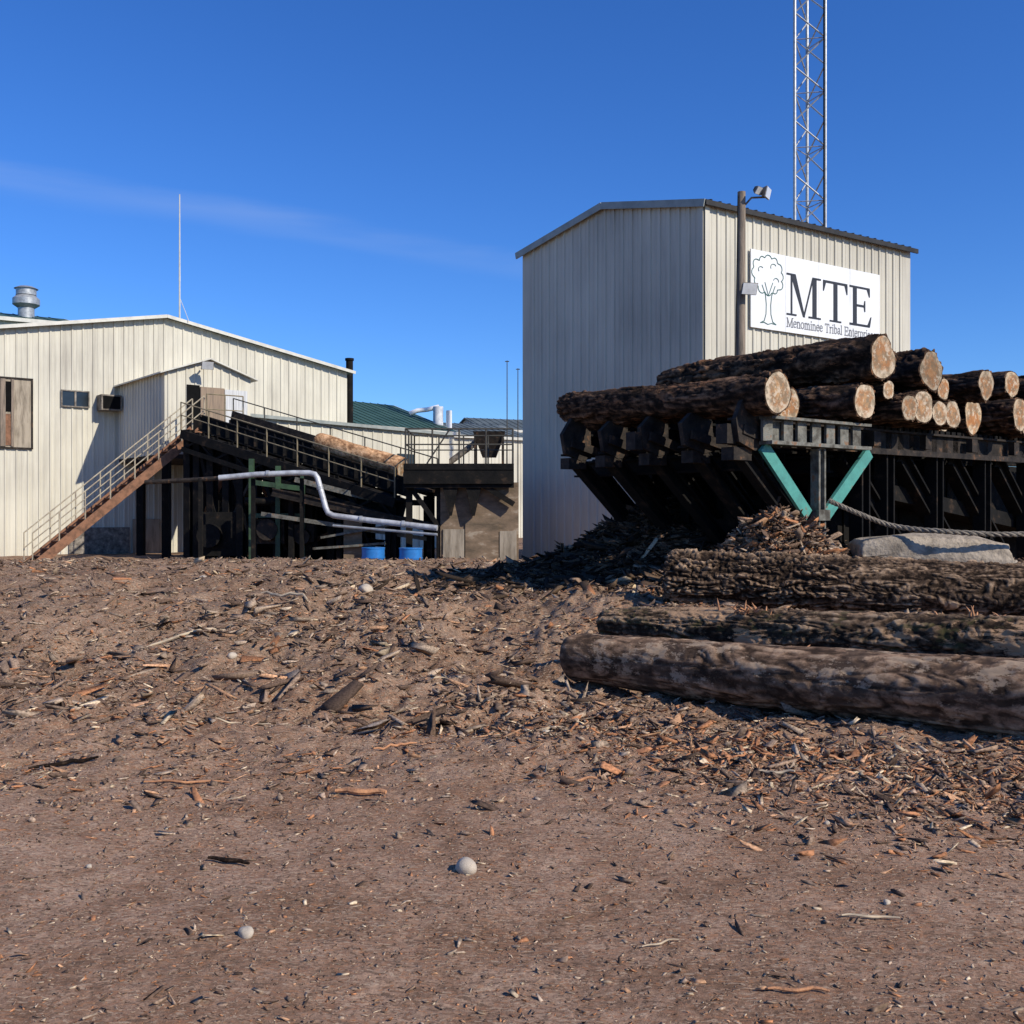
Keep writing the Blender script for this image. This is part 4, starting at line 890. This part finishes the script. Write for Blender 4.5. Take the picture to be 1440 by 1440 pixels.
mb=MB();mb.beam((-5.2,28.2,.9),(-3.2,28.0,1.25),.5,.06);mb.beam((-5.4,28.2,.6),(-3.4,28,.75),.6,.06);mb.make('chute',BRK,lc)
mc_=thing('drive_machine',(-6.9,29.8,.1),'green and black drive machinery under the conveyor','machine')
mb=MB()
for x_,z1 in ((-7.35,3.1),(-6.6,2.9),(-5.9,2.7)): mb.beam((x_,28.9,-.1),(x_,28.9,z1),.13,.13)
mb.beam((-7.4,28.9,2.45),(-5.85,28.9,2.25),.1,.14);mb.beam((-7.4,28.9,1.5),(-5.85,28.9,1.5),.1,.12);mb.make('frame',MGREEN,mc_)
mb=MB();mb.box((-6.9,29.3,1.05),(.9,.6,.7));mb.tube((-6.9,28.8,1.1),(-6.9,29.3,1.1),.3,n=16);mb.box((-5.9,29.2,1.0),(.6,.5,.5));mb.tube((-5.9,28.7,.9),(-5.9,29.0,.9),.22,n=14);mb.make('motor',STEEL2,mc_)
mb=MB();mb.tube((-7.6,29.2,1.9),(-5.7,29.2,1.9),.12,n=12);mb.tube((-6.2,29.05,1.9),(-6.2,29.35,1.9),.35,n=18);mb.make('shaft',STEEL,mc_)
mb=MB();mb.box((-8.6,30.6,.95),(1.1,.6,1.3));mb.tube((-8.9,30.0,.9),(-8.9,30.3,.9),.35,n=16);mb.box((-6.0,30.8,1.2),(3.2,.2,1.9));mb.make('guard_box',STEEL,mc_)
mb=MB();mb.beam((-4.35,28.0,.3),(-4.35,28.0,1.4),.5,.06);mb.make('plywood_guard',PLY,mc_)
# pipe
F_=.936
def pk(l): return [(x*F_,y*F_,1.6+(z-1.6)*F_) for x,y,z in l]
pt=thing('pipe_run',(-6,27,0),'silver insulated pipe running along the conveyor frame','pipe')
mb=MB();mb.path(pk([(-10.5,29.3,2.45),(-9,29.2,2.52),(-7.9,29,2.58)]),.06,8);mb.make('bare_pipe',STEEL2,pt)
mb=MB();mb.path(pk([(-8.3,29,2.565),(-7.9,29,2.60),(-7.2,28.95,2.66),(-6.2,28.9,2.70),(-5.72,28.9,2.70),(-5.55,28.85,2.66),(-5.48,28.85,2.56),(-5.22,28.7,1.72),(-5.15,28.65,1.58),(-5.0,28.65,1.50),(-3.9,28.4,1.36),(-2.05,28.1,1.16)]),.075,12)
mb.make('insulated_pipe',PIPE,pt)
mb=MB();mb.path(pk([(-5.0,28.6,1.22),(-2.05,28.1,.98)]),.035,8);mb.make('small_pipe',GALV,pt)
for f_ in (( -5.40,28.8,2.28),(-6.9,28.93,2.68),(-4.2,28.45,1.40),(-3.0,28.25,1.27)):
    c_=V(pk([f_])[0]);mb=MB()
    if f_[0]==-5.40: mb.tube(c_-V((-.01,0,.04)),c_+V((-.01,0,.04)),.092,n=14)
    else: mb.tube(c_-V((.04,0,0)),c_+V((.04,0,0)),.09,n=14)
    mb.make('coupling',GALV,pt)
for x_ in (-8.3,-6.9,-5.6): 
    mb=MB();mb.beam((x_,27.3,-.1),(x_,27.3,2.5),.1,.1);mb.make('support',STEEL,pt)
def drum(x,y,lab):
    z=-.06;t=MB();t.tube((x,y,z),(x,y,z+.74),.29,n=28)
    for k in (.02,.26,.5,.74): t.tube((x,y,z+k-.015),(x,y,z+k+.015),.302,n=28)
    o=t.make('drum',BLUE,loc=(x,y,z));tag(o,lab,'drum','blue drums by the conveyor')
drum(-3.55,26.2,'blue steel drum standing under the conveyor');drum(-2.56,25.9,'blue steel drum standing by the plywood wall')
pf=thing('work_platform',(-1.3,27.5,.1),'raised dark steel work platform with pipe railing','platform')
mb=MB();slab(mb,(-2.8,26.4,2.85),(.05,26.4,2.85),(.05,28.9,2.85),(-2.8,28.9,2.85),.16);mb.beam((-2.8,26.45,2.52),(.05,26.45,2.52),.06,.38);mb.beam((-2.8,26.6,2.3),(.05,26.6,2.3),.2,.14);mb.make('deck',STEEL,pf)  # front fascia is a dark band added for the shadow under the slab
mb=MB();railing(mb,[(-2.75,26.45,2.85),(.02,26.45,2.85)],.9,.62,r=.024);railing(mb,[(-2.75,28.85,2.85),(.02,28.85,2.85)],.9,.62,r=.022);railing(mb,[(-2.75,26.45,2.85),(-2.75,28.85,2.85)],.9,.8,r=.022)
mb.tube((-2.2,26.45,2.85),(-1.6,26.45,3.75),.022,n=6);mb.make('handrail',RAILD,pf)
for x_ in (-2.7,-1.9): 
    mb=MB();mb.beam((x_,26.9,-.1),(x_,26.9,2.6),.16,.16);mb.make('post',STEEL,pf)
mb=MB();mb.beam((-.75,26.62,2.3),(.05,26.62,1.8),.12,.14);mb.make('brace',STEEL,pf)
mb=MB();mb.beam((-2.7,26.8,2.3),(-1.9,26.8,1.2),.08,.12);mb.make('brace',STEEL,pf)
for x_ in (-1.6,-1.0):
    mb=MB();mb.prism([(x_-.2,2.25),(x_+.2,2.25),(x_+.03,1.5),(x_-.03,1.5)],(0,26.75,0),(1,0,0),(0,0,1),(0,-1,0),.2);mb.make('bracket',STEEL,pf)
ps=thing('plywood_shed',(-.9,28,.1),'small weathered plywood clad shed under the platform','shed')
mb=MB();mb.box((-.85,27.9,1.2),(2.05,2.2,2.35));mb.make('wall',PLY,ps)
for k_,(xa,xb,za,zb) in enumerate(((-1.8,-1.25,.1,1.15),(-1.22,-.35,.1,1.3),(-.32,.12,.1,1.1))):
    mb=MB();mb.box(((xa+xb)/2,26.775,(za+zb)/2),(xb-xa,.03,zb-za));mb.make('patch_board',PLY if k_==1 else PLYG,ps)

# ------------------------------------------------------------ light & sky
el=math.radians(35);hz=V((.80,-.60,0)).normalized();sv=V((hz.x*math.cos(el),hz.y*math.cos(el),math.sin(el)))
sl_=bpy.data.lights.new('sun','SUN');sl_.energy=5.0;sl_.angle=math.radians(.5);sl_.color=(1,.93,.81)
so_=bpy.data.objects.new('sun',sl_);col.objects.link(so_);so_.rotation_euler=sv.to_track_quat('Z','Y').to_euler()
w=bpy.data.worlds.new('World');scene.world=w;w.use_nodes=True;nt=w.node_tree;L=nt.links
bg=nt.nodes['Background'];bg.inputs[1].default_value=.098
sk=N(nt,'ShaderNodeTexSky',sky_type='NISHITA');sk.sun_disc=False;sk.sun_elevation=el;sk.sun_rotation=math.atan2(hz.x,hz.y);sk.ozone_density=3.0;sk.air_density=1.0;sk.dust_density=.2;sk.altitude=300
hs=N(nt,'ShaderNodeHueSaturation');hs.inputs['Saturation'].default_value=1.2;L.new(sk.outputs[0],hs.inputs['Color'])
tn=N(nt,'ShaderNodeMix',data_type='RGBA',blend_type='MULTIPLY');tn.inputs[0].default_value=1;L.new(hs.outputs[0],tn.inputs[6]);tn.inputs[7].default_value=(.68,1.02,1.6,1)
tc=N(nt,'ShaderNodeTexCoord')
def mth(op,a=None,b=None,c=None):
    n=N(nt,'ShaderNodeMath',operation=op)
    for i_,v_ in enumerate((a,b,c)):
        if v_ is None: continue
        if isinstance(v_,(int,float)): n.inputs[i_].default_value=v_
        else: L.new(v_,n.inputs[i_])
    return n.outputs[0]
dt=N(nt,'ShaderNodeVectorMath',operation='DOT_PRODUCT');L.new(tc.outputs['Generated'],dt.inputs[0]);dt.inputs[1].default_value=(-.158,.234,-.96)
cn=N(nt,'ShaderNodeTexNoise');cn.inputs['Scale'].default_value=6;cn.inputs['Detail'].default_value=6
mp=N(nt,'ShaderNodeMapping');mp.inputs['Scale'].default_value=(.8,.8,6);L.new(tc.outputs['Generated'],mp.inputs[0]);L.new(mp.outputs[0],cn.inputs[0])
off=mth('MULTIPLY_ADD',cn.outputs[0],.03,-.015);dd_=mth('ABSOLUTE',mth('ADD',dt.outputs['Value'],off))
band=N(nt,'ShaderNodeMapRange');band.interpolation_type='SMOOTHERSTEP';L.new(dd_,band.inputs[0]);band.inputs[1].default_value=0;band.inputs[2].default_value=.020;band.inputs[3].default_value=1;band.inputs[4].default_value=0
sx_=N(nt,'ShaderNodeSeparateXYZ');L.new(tc.outputs['Generated'],sx_.inputs[0])
xm=N(nt,'ShaderNodeMapRange');L.new(sx_.outputs[0],xm.inputs[0]);xm.inputs[1].default_value=.05;xm.inputs[2].default_value=.3;xm.inputs[3].default_value=1;xm.inputs[4].default_value=0
cr_=ramp(nt,[(.30,(.02,)*3),(.75,(.12,)*3)]);L.new(cn.outputs[0],cr_.inputs[0])
fac=mth('MULTIPLY',mth('MULTIPLY',band.outputs[0],xm.outputs[0]),cr_.outputs[0])
mx=N(nt,'ShaderNodeMix',data_type='RGBA');L.new(fac,mx.inputs[0]);L.new(tn.outputs[2],mx.inputs[6]);mx.inputs[7].default_value=(7,7.6,8.4,1)
L.new(mx.outputs[2],bg.inputs[0])
cam=bpy.data.cameras.new('camera');co_=bpy.data.objects.new('camera',cam);col.objects.link(co_);cam.lens=36;cam.sensor_width=36;cam.clip_end=5000;cam.clip_start=.05
co_.location=(0,0,1.6);co_.rotation_euler=(math.radians(90),0,0);scene.camera=co_
scene.view_settings.view_transform='Standard';scene.view_settings.look='None';scene.view_settings.exposure=0
for o in bpy.data.objects:
    if '_base' in o: del o['_base']
